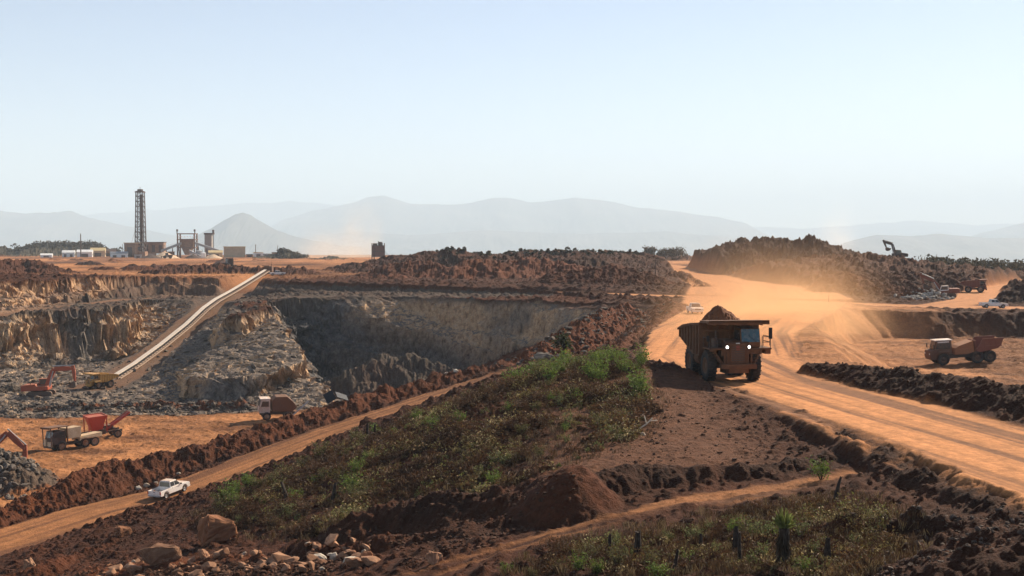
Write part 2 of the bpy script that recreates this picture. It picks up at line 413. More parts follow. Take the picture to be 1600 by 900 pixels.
        if grade:
            z[i] = z[i] * (1 - m) + zc * m
        rt = 1.2 * fbm(side / 2.6 + 40, Y / 60, 83, 2) + 0.9 * fbm(side / 0.7 + 11, Y / 40, 84, 3)
        ruts[i] = np.where(m > 0.05, rt * (0.15 + 0.85 * S(215, 140, Y)), ruts[i])
        orange[i] = np.maximum(orange[i], np.minimum(m, S(hw + 0.2, hw - 1.0, e) * amount) * ochre)
        rough[i] = rough[i] * (1 - m) + rg * m
        rock[i] *= (1 - m)
    road(HAUL_ROAD, soft=0.6); road(SIDE_ROAD); road(SHELF_ROAD); road(BACK_ROAD)
    road(RAMP_ROAD, ochre=0.62, soft=0.9)
    road(CONVEYOR_ROAD, ochre=0.20, soft=3.0)
    road(PIT_BENCH_ROAD, ochre=0.28, soft=0.8)
    road(TRACK_FORK, ochre=0.48, soft=0.5, grade=True, rg=0.5)
    road(TRACK, ochre=0.52, soft=0.5, grade=True, rg=0.45)
    # ---- far orange flats
    fl = S(430, 520, y + 90 * S(-35, -60, x)) * S(1300, 1150, y) * (1 - heapm)
    orange = np.maximum(orange, fl * np.clip(0.55 + 1.3 * fbm(x / 45, y / 110, 91), 0.1, 1))
    rough = rough * (1 - 0.5 * fl)
    # ---- roughness: clods, gullies, stones
    gsm = np.where((y > 73) & (y < 118), S(1.0, 4.0, x) * S(18, 13, x) * S(114, 104, y) * S(72, 76, y), 0) * (1 - heapm)
    rough = rough * (1 - 0.55 * gsm)
    r1 = rough * (y < 1300)
    amp = np.where(y < 130, 0.30, np.where(y < 350, 0.55, 0.9))
    z += r1 * amp * fbm(x / 2.6, y / 2.6, 201, 4)
    i = np.where((y < 135) & (rough > 0.15))[0]
    if i.size:
        X = x[i]; Y = y[i]
        w1, id1 = worley(X / 0.55, Y / 0.55, 211)
        w2, id2 = worley(X / 1.5, Y / 1.5, 212)
        z[i] += rough[i] * (0.20 * (id1 > 0.45) * np.maximum(0, 0.5 - w1) * 2 * id1 + 0.5 * (id2 > 0.62) * np.maximum(0, 0.46 - w2) * 1.6 * id2)
    i = np.where((y >= 105) & (y < 215) & (rough > 0.3))[0]
    if i.size:
        X = x[i]; Y = y[i]
        w1, id1 = worley(X / 0.75, Y / 0.6, 216)
        z[i] += rough[i] * 0.42 * (id1 > 0.35) * np.maximum(0, 0.55 - w1) * 1.5 * id1
    i = np.where((y >= 135) & (y < 460) & (rough > 0.2))[0]
    if i.size:
        X = x[i]; Y = y[i]
        w2, id2 = worley(X / 2.2, Y / 2.2, 213)
        w1, id1 = worley(X / 1.0, Y / 1.0, 214)
        z[i] += rough[i] * (0.9 * (id2 > 0.5) * np.maximum(0, 0.5 - w2) * 1.6 * id2 + 0.4 * (id1 > 0.4) * np.maximum(0, 0.5 - w1) * id1)
    z += np.where(rough < 0.5, 0.035 * ruts, 0) * (y < 400)
    if not want_colour:
        return z.reshape(shp)
    # ---- base colours (linear): what the ground is made of
    def c3(r, g, b): return np.array([r, g, b])
    dark = c3(0.040, 0.0160, 0.0085); red = c3(0.128, 0.040, 0.0160); grey = c3(0.085, 0.064, 0.05); ochre = c3(0.42, 0.182, 0.070)
    veg = c3(0.050, 0.042, 0.026)
    nz = fbm(x / 7, y / 7, 301, 4); nz2 = fbm(x / 1.3, y / 1.3, 302, 3)
    t = np.clip(tint + 0.35 * nz, 0, 2.6)[:, None]
    col = dark * np.clip(1 - t, 0, 1) + red * np.clip(1 - np.abs(t - 1), 0, 1) + grey * np.clip(1 - np.abs(t - 2), 0, 1) * (t <= 2) + (grey * (1 - np.clip((t - 2) / 0.5, 0, 1)) + veg * np.clip((t - 2) / 0.5, 0, 1)) * (t > 2)
    # grey-brown gravelly mound beside the haul road
    gm = np.where((y > 73) & (y < 118), S(1.0, 4.0, x) * S(18, 13, x) * S(114, 104, y) * S(72, 76, y), 0) * (1 - 0.8 * heapm)
    col = col * (1 - gm[:, None]) + c3(0.120, 0.052, 0.027) * gm[:, None]
    o = np.clip(orange * (1 + 0.10 * nz), 0, 1)[:, None]
    oc = ochre * (0.97 + 0.36 * np.clip(ruts, -1.2, 1.2) + 0.14 * nz)[:, None]
    brown_streak = np.clip(-ruts * 2.2 - 0.02 + 0.5 * nz, 0, 0.88)[:, None]  # darker brown streaks where the rut noise runs low
    oc = oc * (1 - brown_streak) + c3(0.165, 0.075, 0.037) * brown_streak
    col = col * (1 - o) + oc * o
    col = col * (1 + 0.25 * nz2)[:, None]
    pl = S(1200, 2200, y)[:, None]
    plain = c3(0.20, 0.16, 0.12) * (1 + 0.5 * fbm(x / 500, y / 1500, 305, 4))[:, None]
    col = col * (1 - pl) + plain * pl
    salt = S(1.0, 0.6, np.hypot((tt - 0.395) / 0.05, (y - 13500) / 2500))[:, None] * (0.5 + 0.5 * S(-0.1, 0.2, fbm(x / 300, y / 900, 306))[:, None])
    col = col * (1 - salt) + c3(0.85, 0.85, 0.83) * salt
    return z.reshape(shp), np.clip(col, 0.004, 0.9), np.clip(rock, 0, 1), deep, orange, inpit, rough

def H(x, y):
    return float(terrain(np.array([x]), np.array([y]))[0])

# ------------------------------------------------------------------ materials
MATS = {}
def new_mat(name):
    m = bpy.data.materials.new(name); m.use_nodes = True
    nt = m.node_tree
    return m, nt, nt.nodes['Principled BSDF']

def N(nt, kind, **kw):
    nd = nt.nodes.new(kind)
    for k, v in kw.items():
        if k in nd.inputs: nd.inputs[k].default_value = v
        else: setattr(nd, k, v)
    return nd

def mix_rgb(nt, fac, a, b, blend='MIX'):
    m = nt.nodes.new('ShaderNodeMix'); m.data_type = 'RGBA'; m.blend_type = blend
    for sock, val in ((m.inputs[0], fac), (m.inputs[6], a), (m.inputs[7], b)):
        if hasattr(val, 'is_linked') or isinstance(val, bpy.types.NodeSocket): nt.links.new(val, sock)
        elif isinstance(val, (int, float)): sock.default_value = val
        else: sock.default_value = tuple(val) + (1.0,)
    return m.outputs[2]

def ramp(nt, src, stops):
    r = nt.nodes.new('ShaderNodeValToRGB')
    e = r.color_ramp.elements
    while len(e) < len(stops): e.new(0.5)
    for k, (p, c) in enumerate(stops):
        e[k].position = p; e[k].color = tuple(c) + (1.0,) if len(c) == 3 else c
    nt.links.new(src, r.inputs[0])
    return r.outputs[0]

def terrain_material():
    m, nt, b = new_mat('earth_and_rock')
    L = nt.links
    co = N(nt, 'ShaderNodeTexCoord').outputs['Object']
    att = N(nt, 'ShaderNodeAttribute', attribute_name='col').outputs['Color']
    mk = N(nt, 'ShaderNodeAttribute', attribute_name='mask')
    sep = N(nt, 'ShaderNodeSeparateColor'); L.new(mk.outputs['Color'], sep.inputs[0])
    rockm, deepm, orm = sep.outputs[0], sep.outputs[1], sep.outputs[2]
    # rock: vertical streaks on the faces, gravel where it lies flatter
    mp = N(nt, 'ShaderNodeMapping'); L.new(co, mp.inputs[0]); mp.inputs['Scale'].default_value = (1, 1, 0.75)
    n1 = N(nt, 'ShaderNodeTexNoise', Scale=0.045, Detail=4.0, Roughness=0.55); L.new(mp.outputs[0], n1.inputs['Vector'])
    n2 = N(nt, 'ShaderNodeTexNoise', Scale=0.9, Detail=6.0, Roughness=0.7); L.new(mp.outputs[0], n2.inputs['Vector'])
    n3 = N(nt, 'ShaderNodeTexNoise', Scale=2.4, Detail=5.0, Roughness=0.7); L.new(co, n3.inputs['Vector'])
    geo = N(nt, 'ShaderNodeNewGeometry'); sg = N(nt, 'ShaderNodeSeparateXYZ'); L.new(geo.outputs['Normal'], sg.inputs[0])
    nj = N(nt, 'ShaderNodeMath', operation='MULTIPLY_ADD'); L.new(n3.outputs[0], nj.inputs[0]); nj.inputs[1].default_value = 0.3; L.new(sg.outputs[2], nj.inputs[2])
    flat = ramp(nt, nj.outputs[0], [(0.72, (0, 0, 0)), (0.98, (1, 1, 1))])
    tan = ramp(nt, n2.outputs[0], [(0.30, (0.17, 0.10, 0.06)), (0.40, (0.38, 0.23, 0.13)), (0.54, (0.58, 0.38, 0.22)), (0.75, (0.48, 0.35, 0.25))])
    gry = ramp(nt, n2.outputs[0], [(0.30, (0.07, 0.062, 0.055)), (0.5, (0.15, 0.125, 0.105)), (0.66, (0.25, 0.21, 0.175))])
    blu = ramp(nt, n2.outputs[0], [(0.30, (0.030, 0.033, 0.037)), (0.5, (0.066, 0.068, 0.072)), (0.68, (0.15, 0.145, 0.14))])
    grv = ramp(nt, n3.outputs[0], [(0.30, (0.12, 0.092, 0.072)), (0.5, (0.19, 0.147, 0.115)), (0.68, (0.28, 0.218, 0.17))])
    sel = ramp(nt, n1.outputs[0], [(0.36, (0, 0, 0)), (0.48, (1, 1, 1))])
    rk = mix_rgb(nt, sel, gry, tan)
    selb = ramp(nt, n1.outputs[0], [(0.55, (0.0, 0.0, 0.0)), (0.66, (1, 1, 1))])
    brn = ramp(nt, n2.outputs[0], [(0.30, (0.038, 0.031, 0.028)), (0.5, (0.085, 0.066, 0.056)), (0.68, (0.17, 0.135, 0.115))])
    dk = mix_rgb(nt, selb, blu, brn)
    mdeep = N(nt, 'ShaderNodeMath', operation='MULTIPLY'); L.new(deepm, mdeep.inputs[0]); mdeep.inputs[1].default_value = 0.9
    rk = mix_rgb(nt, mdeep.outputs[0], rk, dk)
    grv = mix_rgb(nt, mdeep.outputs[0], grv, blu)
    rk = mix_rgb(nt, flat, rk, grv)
    base = mix_rgb(nt, rockm, att, rk)
    f = ramp(nt, n3.outputs[0], [(0.25, (0.62, 0.62, 0.62)), (0.75, (1.38, 1.38, 1.38))])
    base = mix_rgb(nt, 1.0, base, f, 'MULTIPLY')
    L.new(base, b.inputs['Base Color'])
    b.inputs['Roughness'].default_value = 0.95
    b.inputs['Specular IOR Level'].default_value = 0.12
    n4 = N(nt, 'ShaderNodeTexNoise', Scale=5.0, Detail=6.0, Roughness=0.7); L.new(co, n4.inputs['Vector'])
    vor = N(nt, 'ShaderNodeTexVoronoi', Scale=0.8); L.new(mp.outputs[0], vor.inputs['Vector'])
    hmix = N(nt, 'ShaderNodeMath', operation='MULTIPLY'); L.new(n2.outputs[0], hmix.inputs[0]); L.new(rockm, hmix.inputs[1])
    hm2 = N(nt, 'ShaderNodeMath', operation='MULTIPLY_ADD'); L.new(hmix.outputs[0], hm2.inputs[0]); hm2.inputs[1].default_value = 3.0
    inv = N(nt, 'ShaderNodeMath', operation='MULTIPLY_ADD'); L.new(orm, inv.inputs[0]); inv.inputs[1].default_value = -0.75; inv.inputs[2].default_value = 1.0
    nn = N(nt, 'ShaderNodeMath', operation='MULTIPLY'); L.new(n4.outputs[0], nn.inputs[0]); L.new(inv.outputs[0], nn.inputs[1])
    L.new(nn.outputs[0], hm2.inputs[2])
    bmp = N(nt, 'ShaderNodeBump', Strength=0.85, Distance=0.30); L.new(hm2.outputs[0], bmp.inputs['Height'])
    L.new(bmp.outputs[0], b.inputs['Normal'])
    return m
M_EARTH = terrain_material()

def tag(o, label=None, cat=None, group=None, kind=None):
    if label: o['label'] = label
    if cat: o['category'] = cat
    if group: o['group'] = group
    if kind: o['kind'] = kind
    return o

def mesh_from_arrays(name, V, Fq, mat, smooth=True):
    me = bpy.data.meshes.new(name)
    V = np.asarray(V, np.float32); Fq = np.asarray(Fq, np.int32)
    k = Fq.shape[1]
    me.vertices.add(len(V)); me.vertices.foreach_set('co', V.ravel())
    me.loops.add(Fq.size); me.loops.foreach_set('vertex_index', Fq.ravel())
    me.polygons.add(len(Fq)); me.polygons.foreach_set('loop_start', np.arange(0, Fq.size, k, dtype=np.int32))
    try: me.polygons.foreach_set('loop_total', np.full(len(Fq), k, np.int32))
    except Exception: pass
    me.update(calc_edges=True)
    me.polygons.foreach_set('use_smooth', np.full(len(Fq), smooth, bool))
    if mat: me.materials.append(mat)
    return me

def link_mesh(name, me, parent=None):
    o = bpy.data.objects.new(name, me); COL.objects.link(o)
    if parent: o.parent = parent
    return o

def build_ground():
    t = np.concatenate([np.linspace(-0.72, -0.43, 60, endpoint=False), np.linspace(-0.43, 0.43, QUAL[0], endpoint=False), np.linspace(0.43, 0.72, 60)])
    q = QUAL[1]
    ys = np.concatenate([np.linspace(8, 44, 40, endpoint=False), np.arange(44, 125, 0.14 * q), np.arange(125, 250, 0.36 * q), np.arange(250, 350, 0.26 * q), np.arange(350, 700, 1.5 * q),
                         np.arange(700, 1500, 6 * q), np.geomspace(1500, 30000, 70)])
    T, Y = np.meshgrid(t, ys)
    X = T * Y
    z, col, rock, deep, orange, inpit, rough = terrain(X, Y, True)
    nr, nc = X.shape
    # the rock faces are broken and blocky in depth too, not only in plan
    V = np.stack([X.ravel(), Y.ravel(), z.ravel()], 1)
    ri = np.where((rock > 0.15) & (V[:, 1] < 400))[0]
    A = V[ri, 0]; B = V[ri, 1]; Cz = V[ri, 2]; rr = rock[ri]
    q1 = fbm(A / 3.0 + Cz * 0.55, B / 3.0 - Cz * 0.5, 401, 3); q2 = fbm(A / 3.0 - Cz * 0.6, B / 3.0 + Cz * 0.45, 402, 3)
    w_, id_ = worley((A + 0.35 * B) / 1.9, (Cz + 0.3 * B) / 1.3, 403)
    w2_, id2_ = worley((A - 0.2 * B) / 4.5, (Cz + 0.12 * B) / 3.2, 404)
    blk = 1.0 * (id_ - 0.5) + 1.7 * (id2_ - 0.5)
    far_ = 1 - 0.6 * S(-50, -38, A) * S(235, 262, B)
    V[ri, 0] += far_ * rr * (1.5 * q1 + 1.05 * blk); V[ri, 1] += far_ * rr * (1.2 * q2 - 1.1 * blk); V[ri, 2] += rr * 0.5 * fbm(A / 1.8, B / 1.8 + Cz, 405, 2)
    idx = np.arange(nr * nc).reshape(nr, nc)
    Fq = np.stack([idx[:-1, :-1].ravel(), idx[:-1, 1:].ravel(), idx[1:, 1:].ravel(), idx[1:, :-1].ravel()], 1)
    # which surface each face belongs to
    fx = V[Fq[:, 0], 0]; fy = V[Fq[:, 0], 1]
    orf = orange[Fq[:, 0]]; pitf = inpit[Fq[:, 0]]
    dR, (zz, hw), _ = line_dist(HAUL_ROAD, fx, fy); haul = (dR < hw + 0.8)
    dr, (zz, hw), _ = line_dist(RAMP_ROAD, fx, fy); rmp = (dr < hw + 0.6) & (pitf < 0.5) & ~haul
    side = np.zeros(len(fx), bool)
    for pts in (SIDE_ROAD, SHELF_ROAD, BACK_ROAD):
        d, (zz, hw), _ = line_dist(pts, fx, fy); side |= (d < hw + 0.6)
    side &= ~haul
    d, (zz, hw), _ = line_dist(TRACK, fx, fy); trk = (d < hw + 0.3) & ~haul
    pit = (pitf > 0.5) & ~haul & ~rmp & ~side
    plain = fy > 1400
    reg = np.select([plain, haul, rmp, side, trk, pit], [5, 1, 2, 3, 4, 6], 0)
    names = {0: ('ground', 'dark red brown earth with windrows and spoil heaps around the pit', 'ground'),
             1: ('haul_road', 'wide orange dirt haul road under the big haul truck', 'road'),
             2: ('dirt_road', 'narrow red dirt road sloping down past the white pickup', 'road'),
             3: ('side_road', 'orange dirt side roads leading off the haul road', 'road'),
             4: ('track', 'rutted reddish track below the brushy mound', 'track'),
             5: ('plain', 'pale hazy plain stretching to the mountains', 'plain'),
             6: ('mine_pit', 'open pit with tan and grey rock faces and benches', 'pit')}
    for r, (nm, lb, ct) in names.items():
        f = Fq[reg == r]
        if not len(f): continue
        u, invx = np.unique(f, return_inverse=True)
        me = mesh_from_arrays(nm, V[u], invx.reshape(f.shape), M_EARTH, r not in (0, 6))
        ca = me.attributes.new('col', 'FLOAT_COLOR', 'POINT')
        ca.data.foreach_set('color', np.concatenate([col[u], np.ones((len(u), 1))], 1).astype(np.float32).ravel())
        cm = me.attributes.new('mask', 'FLOAT_COLOR', 'POINT')
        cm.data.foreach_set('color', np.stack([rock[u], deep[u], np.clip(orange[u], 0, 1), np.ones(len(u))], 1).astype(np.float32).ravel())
        tag(link_mesh(nm, me), lb, ct, kind='structure')

QUAL = (1240, 1.0)
build_ground()
# ------------------------------------------------------------------ far mountains
def mountain(name, label, crest, depth, width, seed, spur=0.35, base=-165.0):
    """ridge: crest given as photo (px, py) at one depth; falls away both sides with spurs and gullies"""
    P = np.array([W(px, py, depth) for px, py in crest])
    xs = np.linspace(P[0, 0], P[-1, 0], 520)
    zc = np.interp(xs, P[:, 0], P[:, 2])
    zc = zc + (zc - base) * 0.045 * fbm(xs / (width * 0.30), xs * 0 + 3.3, seed, 6, 0.6, ridged=True)
    v = np.linspace(-1.0, 1.0, 90)
    X, Vv = np.meshgrid(xs, v)
    Y = depth + Vv * width
    rel = zc[None, :] - base
    w = np.clip(1 - np.abs(Vv), 0, 1)
    spurs = fbm(X / (width * 0.30), Y / (width * 0.9), seed + 5, 5, ridged=True)
    Z = base + rel * np.clip(w ** 1.25 * (1 + spur * spurs * (1 - w) * 1.8), 0, 1.2)
    V = np.stack([X.ravel(), Y.ravel(), Z.ravel()], 1)
    idx = np.arange(X.size).reshape(X.shape)
    Fq = np.stack([idx[:-1, :-1].ravel(), idx[:-1, 1:].ravel(), idx[1:, 1:].ravel(), idx[1:, :-1].ravel()], 1)
    o = link_mesh(name, mesh_from_arrays(name, V, Fq, M_MOUNT, True))
    tag(o, label, 'mountain', kind='structure')

def mountain_material():
    m, nt, b = new_mat('mountain_scrub')
    co = N(nt, 'ShaderNodeTexCoord').outputs['Object']
    n = N(nt, 'ShaderNodeTexNoise', Scale=0.002, Detail=6.0); nt.links.new(co, n.inputs['Vector'])
    c = ramp(nt, n.outputs[0], [(0.35, (0.05, 0.055, 0.04)), (0.65, (0.14, 0.12, 0.09))])
    nt.links.new(c, b.inputs['Base Color']); b.inputs['Roughness'].default_value = 1.0
    return m
M_MOUNT = mountain_material()
mountain('mountains', 'long pale blue mountain range across the horizon',
         [(400, 372), (440, 345), (490, 330), (540, 319), (575, 309), (600, 306), (640, 318), (690, 321), (740, 317), (770, 311), (795, 309), (830, 318), (870, 314), (900, 310), (950, 316), (1000, 324), (1050, 331), (1120, 340), (1165, 350), (1210, 375), (1300, 392)], 19000, 3300, 1)
mountain('mountains', 'faint furthest mountain range behind the pit tower',
         [(-260, 345), (-100, 335), (0, 341), (120, 338), (200, 330), (300, 325), (400, 317), (450, 315), (540, 322), (640, 330), (800, 335), (1000, 350), (1120, 352), (1250, 358), (1340, 352), (1430, 345), (1520, 352), (1600, 350), (1750, 330), (1900, 340)], 26000, 2500, 2, base=-300)
mountain('mountains', 'low blue mountains at the edge behind the white sheds',
         [(-200, 345), (-100, 338), (0, 330), (40, 335), (80, 333), (110, 330), (140, 341), (190, 352), (240, 362), (300, 372), (360, 385)], 15500, 2300, 3)
mountain('mountains', 'small blue cone shaped mountain standing alone on the plain',
         [(230, 392), (290, 376), (330, 358), (350, 346), (368, 336), (380, 333), (392, 336), (410, 349), (432, 360), (460, 370), (520, 382), (600, 390)], 10500, 1300, 4)
mountain('mountains', 'low blue ridge behind the excavator stockpile',
         [(1290, 398), (1320, 379), (1370, 367), (1420, 369), (1470, 366), (1540, 372), (1600, 372), (1700, 365), (1800, 375)], 12000, 1900, 5)
mountain('mountains', 'blue mountain shoulder rising out of frame behind the stockpile',
         [(1480, 385), (1530, 366), (1570, 356), (1600, 349), (1680, 330), (1800, 325), (1950, 350)], 17000, 2200, 6)
mountain('mountains', 'low hazy foothills in front of the mountain range',
         [(380, 388), (450, 372), (560, 362), (640, 368), (760, 360), (900, 366), (1040, 362), (1150, 372), (1260, 390)], 14500, 1500, 7)

# ------------------------------------------------------------------ haze: one closed box of thin even air
def haze_box():
    bm = bmesh.new()
    bmesh.ops.create_cube(bm, size=1.0)
    x0, x1, y0, y1, z0, z1 = -26000, 26000, -500, 30600, -480, 1150
    for v in bm.verts:
        v.co = (x0 if v.co.x < 0 else x1, y0 if v.co.y < 0 else y1, z0 if v.co.z < 0 else z1)
    me = bpy.data.meshes.new('haze'); bm.to_mesh(me); bm.free()
    m = bpy.data.materials.new('thin_haze'); m.use_nodes = True
    nt = m.node_tree
    nt.nodes.remove(nt.nodes['Principled BSDF'])
    pv = N(nt, 'ShaderNodeVolumePrincipled')
    pv.inputs['Color'].default_value = HAZE_COL
    pv.inputs['Density'].default_value = HAZE_DENS
    pv.inputs['Anisotropy'].default_value = 0.0
    nt.links.new(pv.outputs[0], nt.nodes['Material Output'].inputs['Volume'])
    me.materials.append(m)
    tag(link_mesh('haze', me), 'pale blue haze lying over the plain and mountains', 'haze', kind='stuff')
HAZE_COL = (0.71, 0.86, 1.0, 1.0)
HAZE_DENS = 1.0 / 9500
haze_box()
# ------------------------------------------------------------------ mesh builder and paints
class MB:
    def __init__(self): self.v = []; self.f = []
    def add(self, vs, fs):
        o = len(self.v); self.v += [tuple(p) for p in vs]; self.f += [tuple(i + o for i in q) for q in fs]; return self
    def box(self, c, s, rx=0, ry=0, rz=0, taper=1.0):
        hx, hy, hz = s[0] / 2, s[1] / 2, s[2] / 2
        P = [Vector((x * (taper if z > 0 else 1), y * (taper if z > 0 else 1), z)) for z in (-hz, hz) for x, y in ((-hx, -hy), (hx, -hy), (hx, hy), (-hx, hy))]
        M = Matrix.Translation(c) @ Matrix.Rotation(rz, 4, 'Z') @ Matrix.Rotation(ry, 4, 'Y') @ Matrix.Rotation(rx, 4, 'X')
        return self.add([M @ p for p in P], [(3, 2, 1, 0), (4, 5, 6, 7), (0, 1, 5, 4), (1, 2, 6, 5), (2, 3, 7, 6), (3, 0, 4, 7)])
    def hexa(self, P):
        return self.add(P, [(3, 2, 1, 0), (4, 5, 6, 7), (0, 1, 5, 4), (1, 2, 6, 5), (2, 3, 7, 6), (3, 0, 4, 7)])
    def prism(self, poly, a, b, axis='x', scale_b=None):
        """polygon extruded along an axis; polygon coordinates are (y,z) for x, (x,z) for y, (x,y) for z"""
        n = len(poly)
        def pt(p, t):
            return (t, p[0], p[1]) if axis == 'x' else ((p[0], t, p[1]) if axis == 'y' else (p[0], p[1], t))
        vs = [pt(p, a) for p in poly] + [pt(p, b) for p in poly]
        fs = [tuple(range(n))[::-1], tuple(range(n, 2 * n))] + [(i, (i + 1) % n, n + (i + 1) % n, n + i) for i in range(n)]
        return self.add(vs, fs)
    def cyl(self, p0, p1, r0, r1=None, n=12, caps=True):
        r1 = r0 if r1 is None else r1
        p0 = Vector(p0); p1 = Vector(p1); d = (p1 - p0)
        q = d.to_track_quat('Z', 'Y')
        vs = []
        for p, r in ((p0, r0), (p1, r1)):
            for k in range(n):
                a = 2 * math.pi * k / n
                vs.append(p + q @ Vector((r * math.cos(a), r * math.sin(a), 0)))
        fs = [(k, (k + 1) % n, n + (k + 1) % n, n + k) for k in range(n)]
        if caps: fs += [tuple(range(n))[::-1], tuple(range(n, 2 * n))]
        return self.add(vs, fs)
    def tube(self, pts, r, n=6):
        for a, b in zip(pts[:-1], pts[1:]): self.cyl(a, b, r, r, n)
        return self
    def lathe_x(self, prof, c, n=24):
        """profile of (x, radius) spun about an axis along x through c"""
        m = len(prof); vs = []
        for k in range(n):
            a = 2 * math.pi * k / n
            for x, r in prof: vs.append((c[0] + x, c[1] + r * math.cos(a), c[2] + r * math.sin(a)))
        fs = []
        for k in range(n):
            k2 = (k + 1) % n
            for j in range(m - 1): fs.append((k * m + j, k * m + j + 1, k2 * m + j + 1, k2 * m + j))
        return self.add(vs, fs)
    def build(self, name, mat, parent=None, bevel=0.0, smooth=False, label=None):
        me = bpy.data.meshes.new(name); me.from_pydata(self.v, [], self.f); me.update()
        bm = bmesh.new(); bm.from_mesh(me); bmesh.ops.recalc_face_normals(bm, faces=bm.faces); bm.to_mesh(me); bm.free()
        if smooth: me.polygons.foreach_set('use_smooth', [True] * len(me.polygons))
        me.materials.append(mat)
        o = link_mesh(name, me, parent)
        if bevel:
            b = o.modifiers.new('edges', 'BEVEL'); b.width = bevel; b.segments = 2; b.limit_method = 'ANGLE'
        if label: o['label'] = label
        return o

def dusty(name, colour, dust=0.5, rough=0.55, metal=0.0, dust_col=(0.30, 0.125, 0.05), scale=1.2):
    """paint with settled dust and grime: dust lies thicker on upward faces and low on the body"""
    if name in MATS: return MATS[name]
    m, nt, b = new_mat(name)
    L = nt.links
    co = N(nt, 'ShaderNodeTexCoord').outputs['Object']
    n1 = N(nt, 'ShaderNodeTexNoise', Scale=scale, Detail=6.0, Roughness=0.7); L.new(co, n1.inputs['Vector'])
    n2 = N(nt, 'ShaderNodeTexNoise', Scale=scale * 7, Detail=4.0, Roughness=0.7); L.new(co, n2.inputs['Vector'])
    g = N(nt, 'ShaderNodeNewGeometry'); sp = N(nt, 'ShaderNodeSeparateXYZ'); L.new(g.outputs['Normal'], sp.inputs[0])
    up = N(nt, 'ShaderNodeMath', operation='MULTIPLY_ADD'); L.new(sp.outputs[2], up.inputs[0]); up.inputs[1].default_value = 0.25; L.new(n1.outputs[0], up.inputs[2])
    a = N(nt, 'ShaderNodeMath', operation='ADD'); L.new(up.outputs[0], a.inputs[0]); a.inputs[1].default_value = dust - 0.5
    f = ramp(nt, a.outputs[0], [(0.30, (0, 0, 0)), (0.72, (0.92, 0.92, 0.92))])
    c = mix_rgb(nt, f, colour, dust_col)
    v = ramp(nt, n2.outputs[0], [(0.25, (0.75, 0.75, 0.75)), (0.75, (1.2, 1.2, 1.2))])
    c = mix_rgb(nt, 1.0, c, v, 'MULTIPLY')
    L.new(c, b.inputs['Base Color'])
    rr = ramp(nt, f, [(0.0, (rough,) * 3), (0.8, (0.92,) * 3)])
    L.new(rr, b.inputs['Roughness'])
    b.inputs['Metallic'].default_value = metal
    MATS[name] = m
    return m

def glass_mat(name, colour=(0.02, 0.035, 0.045), rough=0.08):
    if name in MATS: return MATS[name]
    m, nt, b = new_mat(name)
    co = N(nt, 'ShaderNodeTexCoord').outputs['Object']
    n = N(nt, 'ShaderNodeTexNoise', Scale=2.5, Detail=5.0); nt.links.new(co, n.inputs['Vector'])
    c = ramp(nt, n.outputs[0], [(0.3, colour), (0.75, tuple(0.6 * q + 0.4 * d for q, d in zip(colour, (0.16, 0.09, 0.05))))])
    nt.links.new(c, b.inputs['Base Color'])
    r = ramp(nt, n.outputs[0], [(0.3, (rough,) * 3), (0.8, (0.35,) * 3)]); nt.links.new(r, b.inputs['Roughness'])
    b.inputs['Specular IOR Level'].default_value = 0.7
    MATS[name] = m
    return m

def lamp_mat(name, colour, strength):
    if name in MATS: return MATS[name]
    m, nt, b = new_mat(name)
    b.inputs['Base Color'].default_value = (*colour, 1)
    b.inputs['Emission Color'].default_value = (*colour, 1)
    b.inputs['Emission Strength'].default_value = strength
    MATS[name] = m
    return m

def plain(name, colour, rough=0.8, scale=3.0, var=0.25):
    if name in MATS: return MATS[name]
    m, nt, b = new_mat(name)
    co = N(nt, 'ShaderNodeTexCoord').outputs['Object']
    n = N(nt, 'ShaderNodeTexNoise', Scale=scale, Detail=5.0, Roughness=0.65); nt.links.new(co, n.inputs['Vector'])
    lo = tuple(c * (1 - var) for c in colour); hi = tuple(min(1, c * (1 + var)) for c in colour)
    nt.links.new(ramp(nt, n.outputs[0], [(0.3, lo), (0.7, hi)]), b.inputs['Base Color'])
    b.inputs['Roughness'].default_value = rough; b.inputs['Specular IOR Level'].default_value = 0.25
    bp = N(nt, 'ShaderNodeBump', Strength=0.3, Distance=0.05); nt.links.new(n.outputs[0], bp.inputs['Height']); nt.links.new(bp.outputs[0], b.inputs['Normal'])
    MATS[name] = m
    return m

RUBBER = dusty('tyre_rubber', (0.018, 0.017, 0.017), 0.36, 0.85, dust_col=(0.13, 0.065, 0.035))
STEEL = dusty('dark_steel', (0.05, 0.045, 0.042), 0.45, 0.6, 0.0, dust_col=(0.17, 0.08, 0.04))
GLASS = glass_mat('dusty_glass')
SKY_GLASS = glass_mat('sky_reflection_glass', (0.012, 0.085, 0.12), 0.2)  # sky reflection put into the glass as a teal base colour
CHROME = plain('bare_metal', (0.35, 0.34, 0.33), 0.4)
BLACK = plain('black_trim', (0.015, 0.015, 0.016), 0.6)
WHITE = dusty('white_paint', (0.74, 0.73, 0.71), 0.34, 0.35, dust_col=(0.46, 0.27, 0.15))
LAMP_ON = lamp_mat('lit_lamp', (1.0, 0.96, 0.86), 7.0)
LAMP_OFF = plain('lamp_lens', (0.55, 0.55, 0.52), 0.2)
RED_LENS = plain('red_lens', (0.30, 0.02, 0.015), 0.3)

def thing(name, label, cat, group=None):
    o = bpy.data.objects.new(name, None); COL.objects.link(o)
    o.empty_display_size = 0.5
    return tag(o, label, cat, group)

def heading_rot(hx, hy): return math.atan2(-hx, hy)

